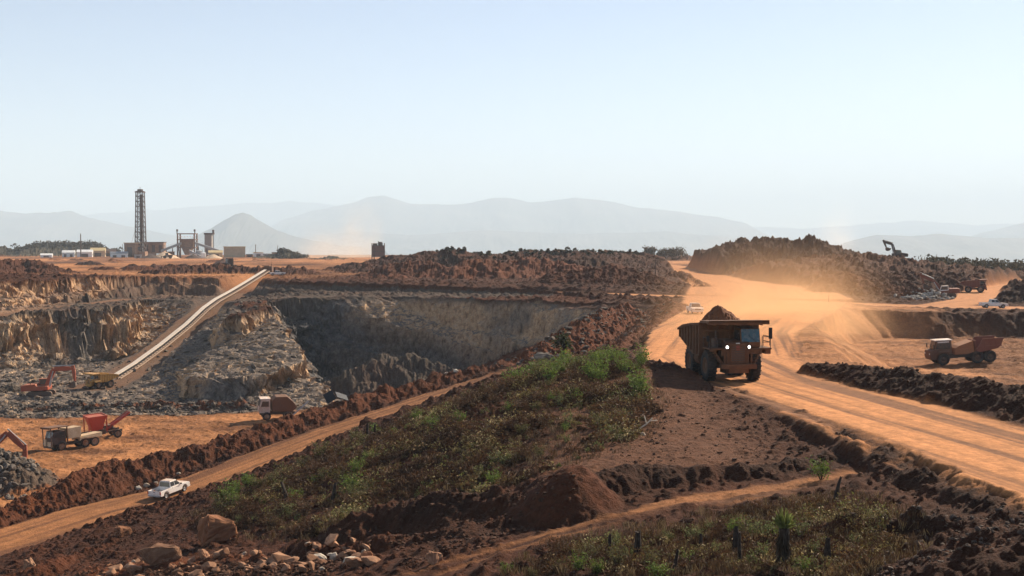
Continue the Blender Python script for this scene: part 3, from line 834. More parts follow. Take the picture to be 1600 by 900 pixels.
def seat(o, x, y, heading, half=(1.0, 2.0), lift=0.0, scale=1.0, tilt=True, wide=1.0):
    """stand a thing on the ground at (x, y), its +Y towards heading, tilted with the slope under it"""
    h = Vector((heading[0], heading[1], 0)).normalized(); r = Vector((h.y, -h.x, 0))
    fx, fy = half
    q = [(sx_, sy_) for sx_ in (-fx, fx) for sy_ in (-fy, fy)] + [(0, 0)]
    P = [(x + r.x * a + h.x * b, y + r.y * a + h.y * b) for a, b in q]
    zz = terrain(np.array([p[0] for p in P]), np.array([p[1] for p in P]))
    if tilt:
        sl_y = ((zz[1] + zz[3]) - (zz[0] + zz[2])) / 2 / (2 * fy); sl_x = ((zz[2] + zz[3]) - (zz[0] + zz[1])) / 2 / (2 * fx)
        sl_y = max(-0.3, min(0.3, sl_y)); sl_x = max(-0.2, min(0.2, sl_x))
    else:
        sl_x = sl_y = 0
    f = (h + Vector((0, 0, sl_y))).normalized(); rr = (r + Vector((0, 0, sl_x))).normalized()
    up = rr.cross(f).normalized(); rr = f.cross(up)
    M = Matrix(((rr.x, f.x, up.x, x), (rr.y, f.y, up.y, y), (rr.z, f.z, up.z, float(np.mean(zz[:4])) + lift), (0, 0, 0, 1)))
    o.matrix_world = M @ Matrix.Scale(scale, 4) @ Matrix.Scale(wide, 4, (1, 0, 0))
    return M

def at(px, d): return (px - CXP) / F_PX * d * 1.0, d

def wheel(parent, c, R, w, rim_mat, rim_r=0.55, lugs=0, n=28):
    """wheel part (rim and hub) with its tyre as a sub-part"""
    h = w / 2
    m = MB()
    for s in (-1, 1):
        m.lathe_x([(s * h * 0.55, 0.02), (s * h * 0.62, R * rim_r * 0.42), (s * h * 0.30, R * rim_r * 0.48), (s * h * 0.35, R * rim_r * 0.86), (s * h * 0.85, R * rim_r), (s * h * 0.9, R * rim_r * 1.06)], c, n)
    rm = m.build('wheel', rim_mat, parent, smooth=True)
    t = MB()
    t.lathe_x([(-h * 0.8, R * rim_r), (-h, R * (rim_r + 0.16)), (-h * 0.98, R * 0.88), (-h * 0.82, R * 0.97), (-h * 0.5, R), (h * 0.5, R), (h * 0.82, R * 0.97), (h * 0.98, R * 0.88), (h, R * (rim_r + 0.16)), (h * 0.8, R * rim_r)], c, n)
    for k in range(lugs):
        a = 2 * math.pi * k / lugs
        for s in (-1, 1):
            aa = a + (math.pi / lugs if s > 0 else 0)
            t.box((c[0] + s * h * 0.5, c[1] + R * 1.0 * math.cos(aa), c[2] + R * 1.0 * math.sin(aa)), (h * 0.85, R * 0.085, R * 0.085), rx=aa, rz=0)
    t.build('tyre', RUBBER, rm, smooth=False)
    return rm

# ------------------------------------------------------------------ haul truck
def haul_truck(label, paint, rim, lights=True, seed=1, group=None):
    root = thing('haul_truck', label, 'haul truck', group)
    R = 1.34
    for sx_ in (1, -1):
        wheel(root, (sx_ * 2.2, 2.35, R), R, 0.86, rim, 0.5, 22)
        wheel(root, (sx_ * 2.42, -2.25, R), R, 0.74, rim, 0.5, 22)
        wheel(root, (sx_ * 1.52, -2.25, R), R, 0.74, rim, 0.5, 22)
    m = MB()
    for s in (-1, 1): m.prism([(-3.6, 1.35), (-3.4, 1.9), (1.0, 1.75), (4.2, 1.65), (4.2, 1.15), (0.8, 1.2), (-2.5, 1.25)], s * 0.72 - 0.16, s * 0.72 + 0.16)
    m.cyl((-1.9, 2.35, R), (1.9, 2.35, R), 0.26); m.cyl((-2.0, -2.25, R), (2.0, -2.25, R), 0.52); m.cyl((0, -2.25, R), (0, 1.2, 1.3), 0.16)
    m.box((0, 0.3, 1.3), (1.5, 2.2, 0.5)); m.box((0, 2.8, 0.98), (1.9, 1.6, 0.5))
    m.build('chassis', STEEL, root)
    m = MB(); m.cyl((2.1, 0.4, 1.75), (2.1, -1.0, 1.75), 0.55, n=18); m.build('fuel_tank', paint, root, smooth=False)
    # nose: radiator box with grille
    m = MB(); m.prism([(1.2, 1.25), (4.32, 1.25), (4.38, 2.6), (4.28, 3.35), (3.9, 3.52), (1.2, 3.62)], -1.12, 1.12); m.build('hood', paint, root, bevel=0.06)
    m = MB()
    m.box((0, 4.385, 2.2), (1.42, 0.05, 1.7)); g = m.build('grille', STEEL, root)
    s = MB()
    for k in range(9): s.box((0, 4.425, 1.48 + k * 0.18), (1.36, 0.03, 0.06))
    for s_ in (-0.71, 0.71): s.box((s_, 4.43, 2.2), (0.09, 0.06, 1.75))
    s.box((0, 4.43, 1.78), (1.4, 0.05, 0.10))
    s.build('grille_bars', paint, g)
    m = MB(); m.cyl((0, 4.36, 2.95), (0, 4.42, 2.95), 0.22, n=20); m.build('badge', dusty('badge_red', (0.22, 0.03, 0.02), 0.4), root)
    m = MB(); m.box((0, 4.33, 3.34), (0.36, 0.05, 0.09)); m.build('badge_plate', LAMP_OFF, root)
    m = MB(); m.box((0, 4.5, 1.42), (3.5, 0.5, 0.42)); m.box((0, 4.45, 1.05), (2.0, 0.4, 0.35)); m.build('bumper', paint, root, bevel=0.05)
    for s in (-1, 1):
        m = MB(); m.box((s * 1.08, 4.36, 3.02), (0.40, 0.16, 0.36)); h = m.build('headlight', STEEL, root)
        m = MB(); m.cyl((s * 1.08, 4.44, 3.04), (s * 1.08, 4.48, 3.04), 0.10, n=18); m.build('lens', LAMP_ON if lights else LAMP_OFF, h)
        m = MB(); m.box((s * 1.32, 4.42, 1.95), (0.16, 0.1, 1.0)); m.build('lamp_post', paint, root)
    # deck over the wheels, fenders, steps
    m = MB()
    m.box((1.9, 3.1, 2.86), (1.7, 2.2, 0.14)); m.box((1.35, 4.2, 2.55), (0.5, 0.1, 0.55)); m.box((2.4, 4.2, 2.76), (0.7, 0.08, 0.2))
    m.build('deck', paint, root, bevel=0.03)
    m = MB()
    m.box((-2.25, 3.1, 2.86), (2.3, 2.2, 0.14)); m.box((-3.12, 3.0, 2.62), (0.55, 2.0, 0.46)); m.box((-1.75, 4.2, 2.62), (1.3, 0.10, 0.42))
    m.build('deck', paint, root, bevel=0.03)
    for s, x0 in ((1, 1.78), (-1, -1.78)):
        m = MB()
        for q in (0, 0.62):
            m.tube([(s * (1.45), 4.62 - q * 0.2, 1.5), (s * (1.45 + 0.95), 4.25 - q * 0.2, 2.85)], 0.05) if q == 0 else m.tube([(s * 1.50, 4.15, 1.5), (s * 2.45, 3.75, 2.85)], 0.05)
        for k in range(6):
            t = (k + 0.5) / 6
            m.box((s * (1.47 + 0.95 * t), 4.38 - 0.36 * t, 1.5 + 1.35 * t), (0.28, 0.5, 0.05))
        m.build('ladder', paint, root)
    for grp in (0, 1):
      m = MB()
      for pts in ([(-3.35, 4.0, 2.85), (-3.35, 4.0, 3.85), (-3.35, 2.1, 3.85), (-3.35, 2.1, 2.85)], [(-3.35, 4.05, 3.85), (-2.5, 4.05, 3.85), (-2.5, 4.05, 2.9)], [(-3.35, 4.0, 3.4), (-3.35, 2.1, 3.4)], [(-3.35, 4.05, 3.4), (-2.5, 4.05, 3.4)],
                [(2.7, 4.0, 2.9), (2.7, 4.0, 3.75), (2.7, 2.2, 3.75), (2.7, 2.2, 2.9)], [(2.7, 4.05, 3.75), (1.25, 4.05, 3.75), (1.25, 4.05, 2.9)], [(2.7, 4.05, 3.35), (1.25, 4.05, 3.35)]):
        if (pts[0][0] > 0) == bool(grp): m.tube(pts, 0.035)
      m.build('railing', STEEL, root)
    m = MB(); m.tube([(-3.3, 3.95, 3.1), (-3.3, 4.05, 4.6)], 0.04); m.box((-3.32, 4.08, 4.15), (0.34, 0.12, 0.95)); m.build('mirror', BLACK, root, bevel=0.03)
    m = MB(); m.tube([(2.75, 3.95, 3.0), (2.85, 4.05, 3.9)], 0.035); m.box((2.85, 4.08, 3.75), (0.28, 0.1, 0.5)); m.build('mirror', BLACK, root, bevel=0.03)
    # cab on the truck's left side
    m = MB(); m.prism([(1.9, 2.93), (3.95, 2.93), (4.02, 3.4), (3.78, 4.55), (1.9, 4.6)], -2.35, -0.42); cab = m.build('cab', paint, root, bevel=0.06)
    m = MB(); m.hexa([(-2.27, 4.035, 3.42), (-0.5, 4.035, 3.42), (-0.5, 4.0, 3.42), (-2.27, 4.0, 3.42), (-2.27, 3.825, 4.5), (-0.5, 3.825, 4.5), (-0.5, 3.79, 4.5), (-2.27, 3.79, 4.5)]); m.build('windscreen', SKY_GLASS, cab)
    for s in (-2.365, -0.405):
        m = MB(); m.prism([(2.2, 3.5), (3.8, 3.5), (3.65, 4.4), (2.2, 4.4)], s - 0.012, s + 0.012); m.build('window', GLASS, cab)
    m = MB(); m.tube([(-1.9, 4.06, 3.45), (-1.2, 3.96, 4.0)], 0.02); m.build('wiper', BLACK, cab)
    m = MB(); m.box((0.75, 2.6, 3.2), (1.0, 1.1, 0.8)); m.cyl((1.9, 3.2, 2.95), (1.9, 3.2, 3.75), 0.33, n=16); m.cyl((1.5, 2.4, 2.95), (1.5, 2.4, 4.3), 0.12, n=10); m.build('air_cleaner', STEEL, root)
    # dump body
    m = MB()
    prof = [(2.05, 2.55), (1.95, 4.95), (-0.6, 4.78), (-3.6, 4.45), (-5.25, 4.05), (-5.35, 3.35), (-3.2, 2.75), (-0.8, 2.1), (1.3, 2.1)]
    for s in (-1, 1):
        m.prism(prof, s * 2.78 - 0.07, s * 2.78 + 0.07)
        for k in range(8):
            y = 1.75 - k * 0.93
            zt = 4.9 - 0.06 * k - 0.012 * k * k; zb = 2.2 + max(0, k - 2) * 0.22
            m.box((s * 2.93, y, (zt + zb) / 2), (0.16, 0.22, zt - zb))
        m.prism([(1.95, 4.98), (-0.6, 4.81), (-3.6, 4.48), (-5.25, 4.08), (-5.25, 3.9), (-3.6, 4.27), (-0.6, 4.60), (1.95, 4.77)], s * 2.95 - 0.11, s * 2.95 + 0.11)
    m.prism([(2.05, 2.55), (1.3, 2.1), (-0.8, 2.1), (-5.35, 3.35), (-5.33, 3.5), (-0.8, 2.28), (1.25, 2.28), (1.93, 2.6)], -2.7, 2.7)
    m.prism([(2.05, 2.5), (1.9, 4.98), (1.76, 4.98), (1.9, 2.5)], -2.7, 2.7)
    for k in range(5): m.box((-2.2 + k * 1.1, 2.12, 3.75), (0.2, 0.2, 2.3))
    m.box((0, 2.14, 4.3), (5.5, 0.18, 0.2)); m.box((0, 2.14, 3.4), (5.5, 0.18, 0.2))
    body = m.build('dump_body', paint, root, bevel=0.02)
    m = MB()
    m.prism([(1.8, 4.96), (4.75, 5.05), (4.75, 5.27), (1.8, 5.16)], -2.95, 2.95)
    for k in range(5): m.box((-2.3 + k * 1.15, 3.3, 4.93), (0.16, 2.6, 0.16))
    m.box((0, 4.68, 5.12), (5.95, 0.14, 0.36))
    m.build('canopy', paint, body, bevel=0.03)
    for s in (-1, 1):
        m = MB(); m.cyl((s * 0.95, 0.2, 1.5), (s * 1.1, -1.2, 2.6), 0.16, n=10); m.build('hoist_cylinder', STEEL, root)
    return root

def dirt_load(label, truck, yc, zc, rx, ry, h, mat, seed):
    """heap of soil lying in a dump body"""
    n = 40
    gx, gy = np.meshgrid(np.linspace(-1, 1, n), np.linspace(-1, 1, n))
    X = gx * rx; Y = gy * ry + yc
    peak = np.maximum(0, 1 - np.sqrt((gx - 0.08) ** 2 + (gy - 0.45) ** 2 * 0.9))
    Z = zc + h * (0.18 + 0.95 * peak) * (1 - np.maximum(np.abs(gx), np.abs(gy)) ** 4) + 0.40 * fbm(X * 0.9, Y * 0.9, seed, 4) + 0.22 * fbm(X * 2.2, Y * 2.2, seed + 9, 3, ridged=True) - 0.10 * (Y - yc) * -0.9
    V = np.stack([X.ravel(), Y.ravel(), Z.ravel()], 1)
    idx = np.arange(n * n).reshape(n, n)
    Fq = np.stack([idx[:-1, :-1].ravel(), idx[:-1, 1:].ravel(), idx[1:, 1:].ravel(), idx[1:, :-1].ravel()], 1)
    o = link_mesh('dirt_load', mesh_from_arrays('dirt_load', V, Fq, mat, False))
    tag(o, label, 'dirt heap')
    bpy.context.view_layer.update()
    o.matrix_world = truck.matrix_world.copy()
    return o

# ------------------------------------------------------------------ pickup
def pickup(label, group=None):
    root = thing('pickup_truck', label, 'pickup', group)
    R = 0.38
    def arch(yc, r=0.46, n=7):
        return [(yc + r * math.cos(a), 0.40 + r * math.sin(a)) for a in np.linspace(0, math.pi, n)]
    low = [(2.55, 0.42)] + [p for p in arch(1.62)] + [p for p in arch(-1.62)] + [(-2.58, 0.45), (-2.6, 1.05), (-0.75, 1.06), (1.05, 1.10), (2.35, 1.02), (2.56, 0.88)]
    m = MB(); 
    for s in (-1, 1): m.prism(low, s * 0.90 - 0.05, s * 0.90 + 0.05)
    m.prism([(1.05, 1.10), (2.35, 1.02), (2.56, 0.88), (2.55, 0.42), (2.10, 0.42), (2.1, 0.9), (1.05, 0.95)], -0.86, 0.86)
    m.prism([(1.0, 0.45), (1.0, 1.05), (-0.75, 1.05), (-0.75, 0.45)], -0.86, 0.86)
    m.box((0, -1.65, 0.62), (1.7, 1.8, 0.06)); m.box((0, -0.80, 0.85), (1.72, 0.06, 0.42))
    body = m.build('body', WHITE, root, bevel=0.03)
    m = MB(); m.box((0, -2.57, 0.80), (1.66, 0.06, 0.50)); tg = m.build('tailgate', WHITE, root, bevel=0.02)
    m = MB(); m.box((0, -2.61, 0.93), (0.24, 0.03, 0.06)); m.build('handle', BLACK, tg)
    # cab: tapered greenhouse
    def hexcab(y0, y1, y2, y3, z0, z1, wb, wt):
        return [(-wb, y0, z0), (wb, y0, z0), (wb, y3, z0), (-wb, y3, z0), (-wt, y1, z1), (wt, y1, z1), (wt, y2, z1), (-wt, y2, z1)]
    m = MB(); m.hexa(hexcab(-0.80, -0.66, 0.42, 1.15, 1.04, 1.72, 0.88, 0.70)); m.hexa(hexcab(-0.66, -0.6, 0.36, 0.44, 1.715, 1.77, 0.70, 0.64))
    cab = m.build('cab', WHITE, root, bevel=0.05)
    def pane(P, name='window'):
        c = sum((Vector(p) for p in P), Vector()) / 4
        n = (Vector(P[1]) - Vector(P[0])).cross(Vector(P[2]) - Vector(P[0])).normalized()
        if n.dot(c - Vector((0, 0.1, 1.3))) < 0: n = -n
        mm = MB(); mm.hexa([Vector(p) - n * 0.01 for p in P] + [Vector(p) + n * 0.012 for p in P]); mm.build(name, GLASS, cab)
    def side(s, ya, yb, yc, yd):
        f = lambda y, z: (s * (0.88 - 0.18 * (z - 1.04) / 0.68), y, z)
        pane([f(ya, 1.14), f(yb, 1.14), f(yc, 1.63), f(yd, 1.63)])
    for s in (-1, 1):
        side(s, -0.70, -0.02, -0.02, -0.60); side(s, 0.06, 0.98, 0.46, 0.06)
    pane([(-0.76, -0.785, 1.12), (0.76, -0.785, 1.12), (0.64, -0.68, 1.64), (-0.64, -0.68, 1.64)])
    pane([(-0.78, 1.06, 1.13), (0.78, 1.06, 1.13), (0.64, 0.50, 1.65), (-0.64, 0.50, 1.65)], 'windscreen')
    m = MB(); m.box((0, 2.60, 0.52), (1.76, 0.16, 0.22)); m.build('bumper', WHITE, root, bevel=0.03)
    m = MB(); m.box((0, -2.66, 0.50), (1.70, 0.14, 0.16)); m.build('bumper', CHROME, root, bevel=0.03)
    m = MB(); m.box((0, 2.575, 0.78), (1.0, 0.03, 0.18)); m.build('grille', BLACK, root)
    for s in (-1, 1):
        m = MB(); m.box((s * 0.70, 2.55, 0.82), (0.36, 0.06, 0.18)); m.build('headlight', LAMP_OFF, root)
        m = MB(); m.box((s * 0.88, -2.60, 0.86), (0.13, 0.05, 0.34)); m.build('taillight', RED_LENS, root)
        m = MB(); m.box((s * 1.02, 0.92, 1.15), (0.2, 0.1, 0.16)); m.build('mirror', BLACK, root, bevel=0.02)
        for y in (-0.55, 0.25):
            m = MB(); m.box((s * 0.96, y, 0.98), (0.02, 0.16, 0.03)); m.build('door_handle', BLACK, body)
        for y in (1.62, -1.62): wheel(root, (s * 0.82, y, R), R, 0.25, CHROME, 0.6, 0, 22)
    m = MB(); m.box((0, 0, 0.44), (1.2, 4.6, 0.16)); m.cyl((-0.8, 1.62, R), (0.8, 1.62, R), 0.06); m.cyl((-0.8, -1.62, R), (0.8, -1.62, R), 0.08); m.build('chassis', BLACK, root)
    return root

# ------------------------------------------------------------------ articulated dump truck
def articulated_truck(label, paint, body_mat, rim):
    root = thing('articulated_truck', label, 'dump truck')
    R = 0.85
    for s in (-1, 1):
        for y in (3.2, -1.6, -3.4): wheel(root, (s * 1.15, y, R), R, 0.62, rim, 0.5, 18, 22)
    m = MB()
    m.box((0, -1.4, 1.05), (0.9, 6.2, 0.45)); m.box((0, 2.7, 1.05), (1.2, 3.2, 0.5)); m.cyl((0, 0.9, 0.75), (0, 0.9, 1.7), 0.28)
    for y in (3.2, -1.6, -3.4): m.cyl((-1.1, y, R), (1.1, y, R), 0.2)
    m.build('chassis', STEEL, root)
    m = MB(); m.prism([(2.3, 1.2), (4.85, 0.75), (5.0, 1.3), (4.95, 2.0), (4.2, 2.2), (2.3, 2.2)], -1.15, 1.15); m.build('hood', paint, root, bevel=0.06)
    for s in (-1, 1):
        m = MB(); m.prism([(2.3, 1.75), (2.35, 1.95), (3.9, 1.95), (4.25, 1.55), (4.1, 1.5), (3.8, 1.8), (2.5, 1.8)], s * 1.3 - 0.28, s * 1.3 + 0.28)
        m.build('mudguard', paint, root)
    m = MB(); m.prism([(1.75, 1.5), (3.75, 1.5), (4.35, 2.2), (4.05, 3.32), (1.85, 3.35)], -0.85, 0.85); cab = m.build('cab', paint, root, bevel=0.05)
    m = MB(); m.box((0, 2.95, 3.42), (1.85, 2.5, 0.12)); m.build('cab_roof', WHITE, cab, bevel=0.03)
    for s in (-0.862, 0.862):
        m = MB(); m.prism([(2.05, 2.2), (4.1, 2.25), (3.9, 3.05), (2.05, 3.05)], s - 0.012, s + 0.012); m.build('window', GLASS, cab)
        m = MB(); m.box((s * 1.02, 3.0, 3.17), (0.03, 1.6, 0.16)); m.build('sign_strip', WHITE, cab)
    m = MB(); m.hexa([(-0.78, 4.36, 2.28), (0.78, 4.36, 2.28), (0.78, 4.33, 2.28), (-0.78, 4.33, 2.28), (-0.78, 4.12, 3.22), (0.78, 4.12, 3.22), (0.78, 4.09, 3.22), (-0.78, 4.09, 3.22)]); m.build('windscreen', GLASS, cab)
    for s in (-1, 1):
        m = MB(); m.tube([(s * 0.95, 4.3, 1.9), (s * 1.35, 4.5, 2.3)], 0.03); m.box((s * 1.35, 4.52, 2.6), (0.24, 0.08, 0.55)); m.build('mirror', BLACK, root)
        m = MB(); m.box((s * 0.85, 4.99, 1.6), (0.3, 0.05, 0.2)); m.build('headlight', LAMP_OFF, root)
    # front bin of sand coloured steel behind the cab
    m = MB()
    m.prism([(1.55, 1.35), (1.45, 2.25), (0.95, 2.55), (-1.05, 3.15), (-1.25, 1.6), (-0.2, 1.35)], -1.25, 1.25)
    m.prism([(1.0, 2.0), (-1.15, 1.98), (-1.15, 2.08), (1.0, 2.1)], -1.29, 1.29)
    m.build('front_bin', dusty('sand_steel', (0.26, 0.115, 0.05), 0.5, 0.7), root, bevel=0.03)
    m = MB()
    body = [(-1.35, 1.75), (-2.3, 3.35), (-5.3, 3.35), (-4.95, 2.4), (-4.5, 1.95), (-2.0, 1.55)]
    for s in (-1, 1):
        m.prism(body, s * 1.45 - 0.05, s * 1.45 + 0.05)
        m.prism([(-2.35, 3.22), (-5.32, 3.22), (-5.36, 3.4), (-2.25, 3.4)], s * 1.52 - 0.06, s * 1.52 + 0.06)
        m.prism([(-1.9, 2.25), (-4.95, 2.25), (-5.0, 2.4), (-1.95, 2.4)], s * 1.52 - 0.03, s * 1.52 + 0.03)
        for y in (-2.6, -3.4, -4.2): m.box((s * 1.52, y, 2.6), (0.07, 0.10, 1.2))
    m.prism([(-1.35, 1.75), (-2.0, 1.55), (-4.5, 1.95), (-4.95, 2.4), (-4.85, 2.45), (-4.45, 2.05), (-2.0, 1.66), (-1.42, 1.83)], -1.4, 1.4)
    m.prism([(-1.3, 1.7), (-1.35, 3.2), (-1.45, 3.2), (-1.45, 1.75)], -1.4, 1.4)
    m.build('dump_body', body_mat, root, bevel=0.02)
    return root

# ------------------------------------------------------------------ excavator
def excavator(label, paint, boom_deg=(52, -18), stick_deg=-88, bucket_deg=-120, group=None, swing=0.0, cab_mat=None, dust_steel=STEEL):
    """boom is two straight links (angles above horizontal), then stick and bucket"""
    root = thing('excavator', label, 'excavator', group)
    for s in (-1, 1):
        m = MB(); prof = []
        for yc, a0, a1 in ((1.6, -90, 90), (-1.6, 90, 270)):
            for a in np.linspace(math.radians(a0), math.radians(a1), 8): prof.append((yc + 0.45 * math.cos(a), 0.47 + 0.45 * math.sin(a)))
        m.prism(prof, s * 1.15 - 0.28, s * 1.15 + 0.28)
        for k in range(14):
            for z in (0.02, 0.92): m.box((s * 1.15, -1.6 + 3.2 * k / 13, z), (0.62, 0.09, 0.06))
        m.build('track', dust_steel, root)
    m = MB(); m.box((0, 0, 0.6), (1.9, 1.6, 0.5)); m.cyl((0, 0, 0.8), (0, 0, 1.1), 0.7, n=20); m.build('undercarriage', dust_steel, root)
    Rz = Matrix.Rotation(swing, 4, 'Z')
    def rot(mb): mb.v = [tuple(Rz @ Vector(p)) for p in mb.v]; return mb
    m = MB(); m.prism([(1.45, 1.1), (1.45, 1.75), (-0.4, 1.8), (-0.5, 2.15), (-2.5, 2.1), (-2.75, 1.8), (-2.75, 1.2), (-2.4, 1.1)], -1.35, 1.35)
    house = rot(m).build('house', paint, root, bevel=0.06)
    m = MB(); m.box((0, -2.55, 1.55), (2.6, 0.6, 0.95)); rot(m).build('counterweight', paint, root, bevel=0.12)
    m = MB(); m.cyl((0.7, -1.4, 2.1), (0.7, -1.4, 2.6), 0.08); rot(m).build('exhaust', dust_steel, house)
    m = MB(); m.prism([(-0.35, 1.2), (1.5, 1.2), (1.5, 2.0), (1.2, 2.85), (-0.35, 2.9)], -1.32, -0.42); cab = rot(m).build('cab', cab_mat or paint, root, bevel=0.06)
    for x in (-1.335, -0.405):
        m = MB(); m.prism([(-0.2, 1.95), (1.4, 1.95), (1.12, 2.75), (-0.2, 2.75)], x - 0.01, x + 0.01); rot(m).build('window', GLASS, cab)
    m = MB(); m.hexa([(-1.25, 1.515, 1.75), (-0.5, 1.515, 1.75), (-0.5, 1.49, 1.75), (-1.25, 1.49, 1.75), (-1.25, 1.25, 2.75), (-0.5, 1.25, 2.75), (-0.5, 1.22, 2.75), (-1.25, 1.22, 2.75)]); rot(m).build('windscreen', GLASS, cab)
    # boom
    def link(p, ang, L, w0, w1, half):
        a = math.radians(ang); d = (math.cos(a), math.sin(a)); n_ = (-d[1], d[0])
        q = (p[0] + d[0] * L, p[1] + d[1] * L)
        mid = (p[0] + d[0] * L * 0.5, p[1] + d[1] * L * 0.5); wm = max(w0, w1) * 1.15
        return q, [(p[0] - n_[0] * w0, p[1] - n_[1] * w0), (mid[0] - n_[0] * wm, mid[1] - n_[1] * wm), (q[0] - n_[0] * w1, q[1] - n_[1] * w1), (q[0] + n_[0] * w1, q[1] + n_[1] * w1), (mid[0] + n_[0] * wm, mid[1] + n_[1] * wm), (p[0] + n_[0] * w0, p[1] + n_[1] * w0)]
    p0 = (0.9, 1.7)
    p1, A = link(p0, boom_deg[0], 3.1, 0.26, 0.34, 0.25)
    p2, B = link(p1, boom_deg[1], 3.0, 0.34, 0.2, 0.25)
    m = MB(); m.prism(A, -0.24, 0.24); m.prism(B, -0.22, 0.22); m.cyl((-0.3, p2[0], p2[1]), (0.3, p2[0], p2[1]), 0.16)
    boom = rot(m).build('boom', paint, root, bevel=0.03)
    m = MB()
    for s in (-1, 1): m.cyl((s * 0.36, 1.35, 1.35), (s * 0.36, p1[0] - 0.15, p1[1] - 0.35), 0.10)
    a = math.radians(boom_deg[1]); m.cyl((0, p1[0] - 0.2, p1[1] + 0.45), (0, p2[0] + 0.1, p2[1] + 0.50), 0.10)
    rot(m).build('hydraulic_ram', CHROME, boom)
    p3, Cc = link((p2[0] - 0.25 * math.cos(math.radians(stick_deg)), p2[1] - 0.25 * math.sin(math.radians(stick_deg)) + 0.25), stick_deg, 2.6, 0.25, 0.14, 0.2)
    m = MB(); m.prism(Cc, -0.17, 0.17); stick = rot(m).build('stick', paint, root, bevel=0.02)
    a = math.radians(bucket_deg)
    def br(u, v): return (p3[0] + u * math.cos(a) - v * math.sin(a), p3[1] + u * math.sin(a) + v * math.cos(a))
    outer = [br(0.1, 0.25), br(0.6, 0.55), br(1.05, 0.40), br(1.25, -0.1), br(1.15, -0.65), br(1.05, -0.62), br(1.12, -0.1), br(0.95, 0.28), br(0.58, 0.42), br(0.15, 0.12)]
    m = MB(); m.prism(outer, -0.55, 0.55)
    for s in (-1, 1): m.prism([br(0.1, 0.25), br(0.6, 0.55), br(1.05, 0.40), br(1.25, -0.1), br(1.15, -0.65), br(0.3, -0.3), br(-0.05, -0.1)], s * 0.56 - 0.03, s * 0.56 + 0.03)
    for k in range(5): m.box((-0.44 + 0.22 * k, *br(1.12, -0.75)), (0.10, 0.1, 0.26), rx=a)
    rot(m).build('bucket', dust_steel, root)
    return root

# ------------------------------------------------------------------ rocks
def rock_mesh(seed, mat, sub=1, flat=1.0, noise=0.08, name='rock', npts=16):
    r = random.Random(seed); bm = bmesh.new()
    for k in range(npts):
        v = Vector((r.gauss(0, 1), r.gauss(0, 1), r.gauss(0, 1))).normalized()
        q = max(abs(v.x), abs(v.y), abs(v.z)); v = v * (0.55 + 0.45 / q * 0.72)     # between ball and block
        v *= r.uniform(0.78, 1.05); v.z *= flat
        bm.verts.new(v * 0.5)
    res = bmesh.ops.convex_hull(bm, input=bm.verts)
    bmesh.ops.delete(bm, geom=[g for g in res['geom_interior'] if isinstance(g, bmesh.types.BMVert)], context='VERTS')
    bmesh.ops.bevel(bm, geom=bm.edges[:], offset=0.022, segments=1, affect='EDGES', profile=0.6)
    if sub:
        bmesh.ops.triangulate(bm, faces=bm.faces[:])
        bmesh.ops.subdivide_edges(bm, edges=bm.edges[:], cuts=sub, use_grid_fill=True)
        bm.normal_update()
        co = np.array([v.co[:] for v in bm.verts])
        dsp = noise * (fbm(co[:, 0] * 3 + seed, co[:, 1] * 3 + co[:, 2] * 2.1, seed, 4) + 0.6 * fbm(co[:, 2] * 7 + seed, co[:, 0] * 6 - co[:, 1] * 5, seed + 3, 3, ridged=True))
        for v, d_ in zip(bm.verts, dsp): v.co += v.normal * float(d_)
    me = bpy.data.meshes.new(name); bm.to_mesh(me); bm.free(); me.materials.append(mat)
    return me

def rock_mat(name, lo, hi, scale=1.6):
    if name in MATS: return MATS[name]
    m, nt, b = new_mat(name); L = nt.links
    co = N(nt, 'ShaderNodeTexCoord').outputs['Object']
    oi = N(nt, 'ShaderNodeObjectInfo')
    ad = N(nt, 'ShaderNodeVectorMath', operation='ADD'); L.new(co, ad.inputs[0]); L.new(oi.outputs['Location'], ad.inputs[1])
    n = N(nt, 'ShaderNodeTexNoise', Scale=scale * 1.4, Detail=7.0, Roughness=0.7); L.new(ad.outputs[0], n.inputs['Vector'])
    c = ramp(nt, n.outputs[0], [(0.3, lo), (0.68, hi)])
    rv = ramp(nt, oi.outputs['Random'], [(0.0, (0.6, 0.56, 0.54)), (0.5, (1, 1, 1)), (1.0, (1.3, 1.35, 1.4))])
    L.new(mix_rgb(nt, 1.0, c, rv, 'MULTIPLY'), b.inputs['Base Color'])
    b.inputs['Roughness'].default_value = 0.93; b.inputs['Specular IOR Level'].default_value = 0.2
    n2 = N(nt, 'ShaderNodeTexNoise', Scale=9.0, Detail=6.0, Roughness=0.75); L.new(co, n2.inputs['Vector'])
    bp = N(nt, 'ShaderNodeBump', Strength=0.7, Distance=0.04); L.new(n2.outputs[0], bp.inputs['Height']); L.new(bp.outputs[0], b.inputs['Normal'])
    MATS[name] = m
    return m
# ------------------------------------------------------------------ vehicles
P_HAUL = dusty('haul_paint', (0.20, 0.075, 0.021), 0.60, 0.6, dust_col=(0.105, 0.045, 0.021))
P_YELLOW = dusty('yellow_paint', (0.50, 0.27, 0.055), 0.40, 0.55, dust_col=(0.36, 0.19, 0.08))
P_BROWN = dusty('brown_paint', (0.10, 0.045, 0.025), 0.5, 0.6, dust_col=(0.15, 0.07, 0.036))
P_RUST = dusty('rust_red_paint', (0.17, 0.045, 0.025), 0.42, 0.6, dust_col=(0.19, 0.08, 0.045))
P_ORANGE = dusty('orange_red_paint', (0.32, 0.052, 0.018), 0.36, 0.5, dust_col=(0.30, 0.12, 0.055))
P_CREAM = dusty('cream_paint', (0.62, 0.50, 0.32), 0.34, 0.6, dust_col=(0.34, 0.19, 0.10))
P_RED = dusty('red_paint', (0.46, 0.055, 0.035), 0.34, 0.5, dust_col=(0.34, 0.13, 0.07))
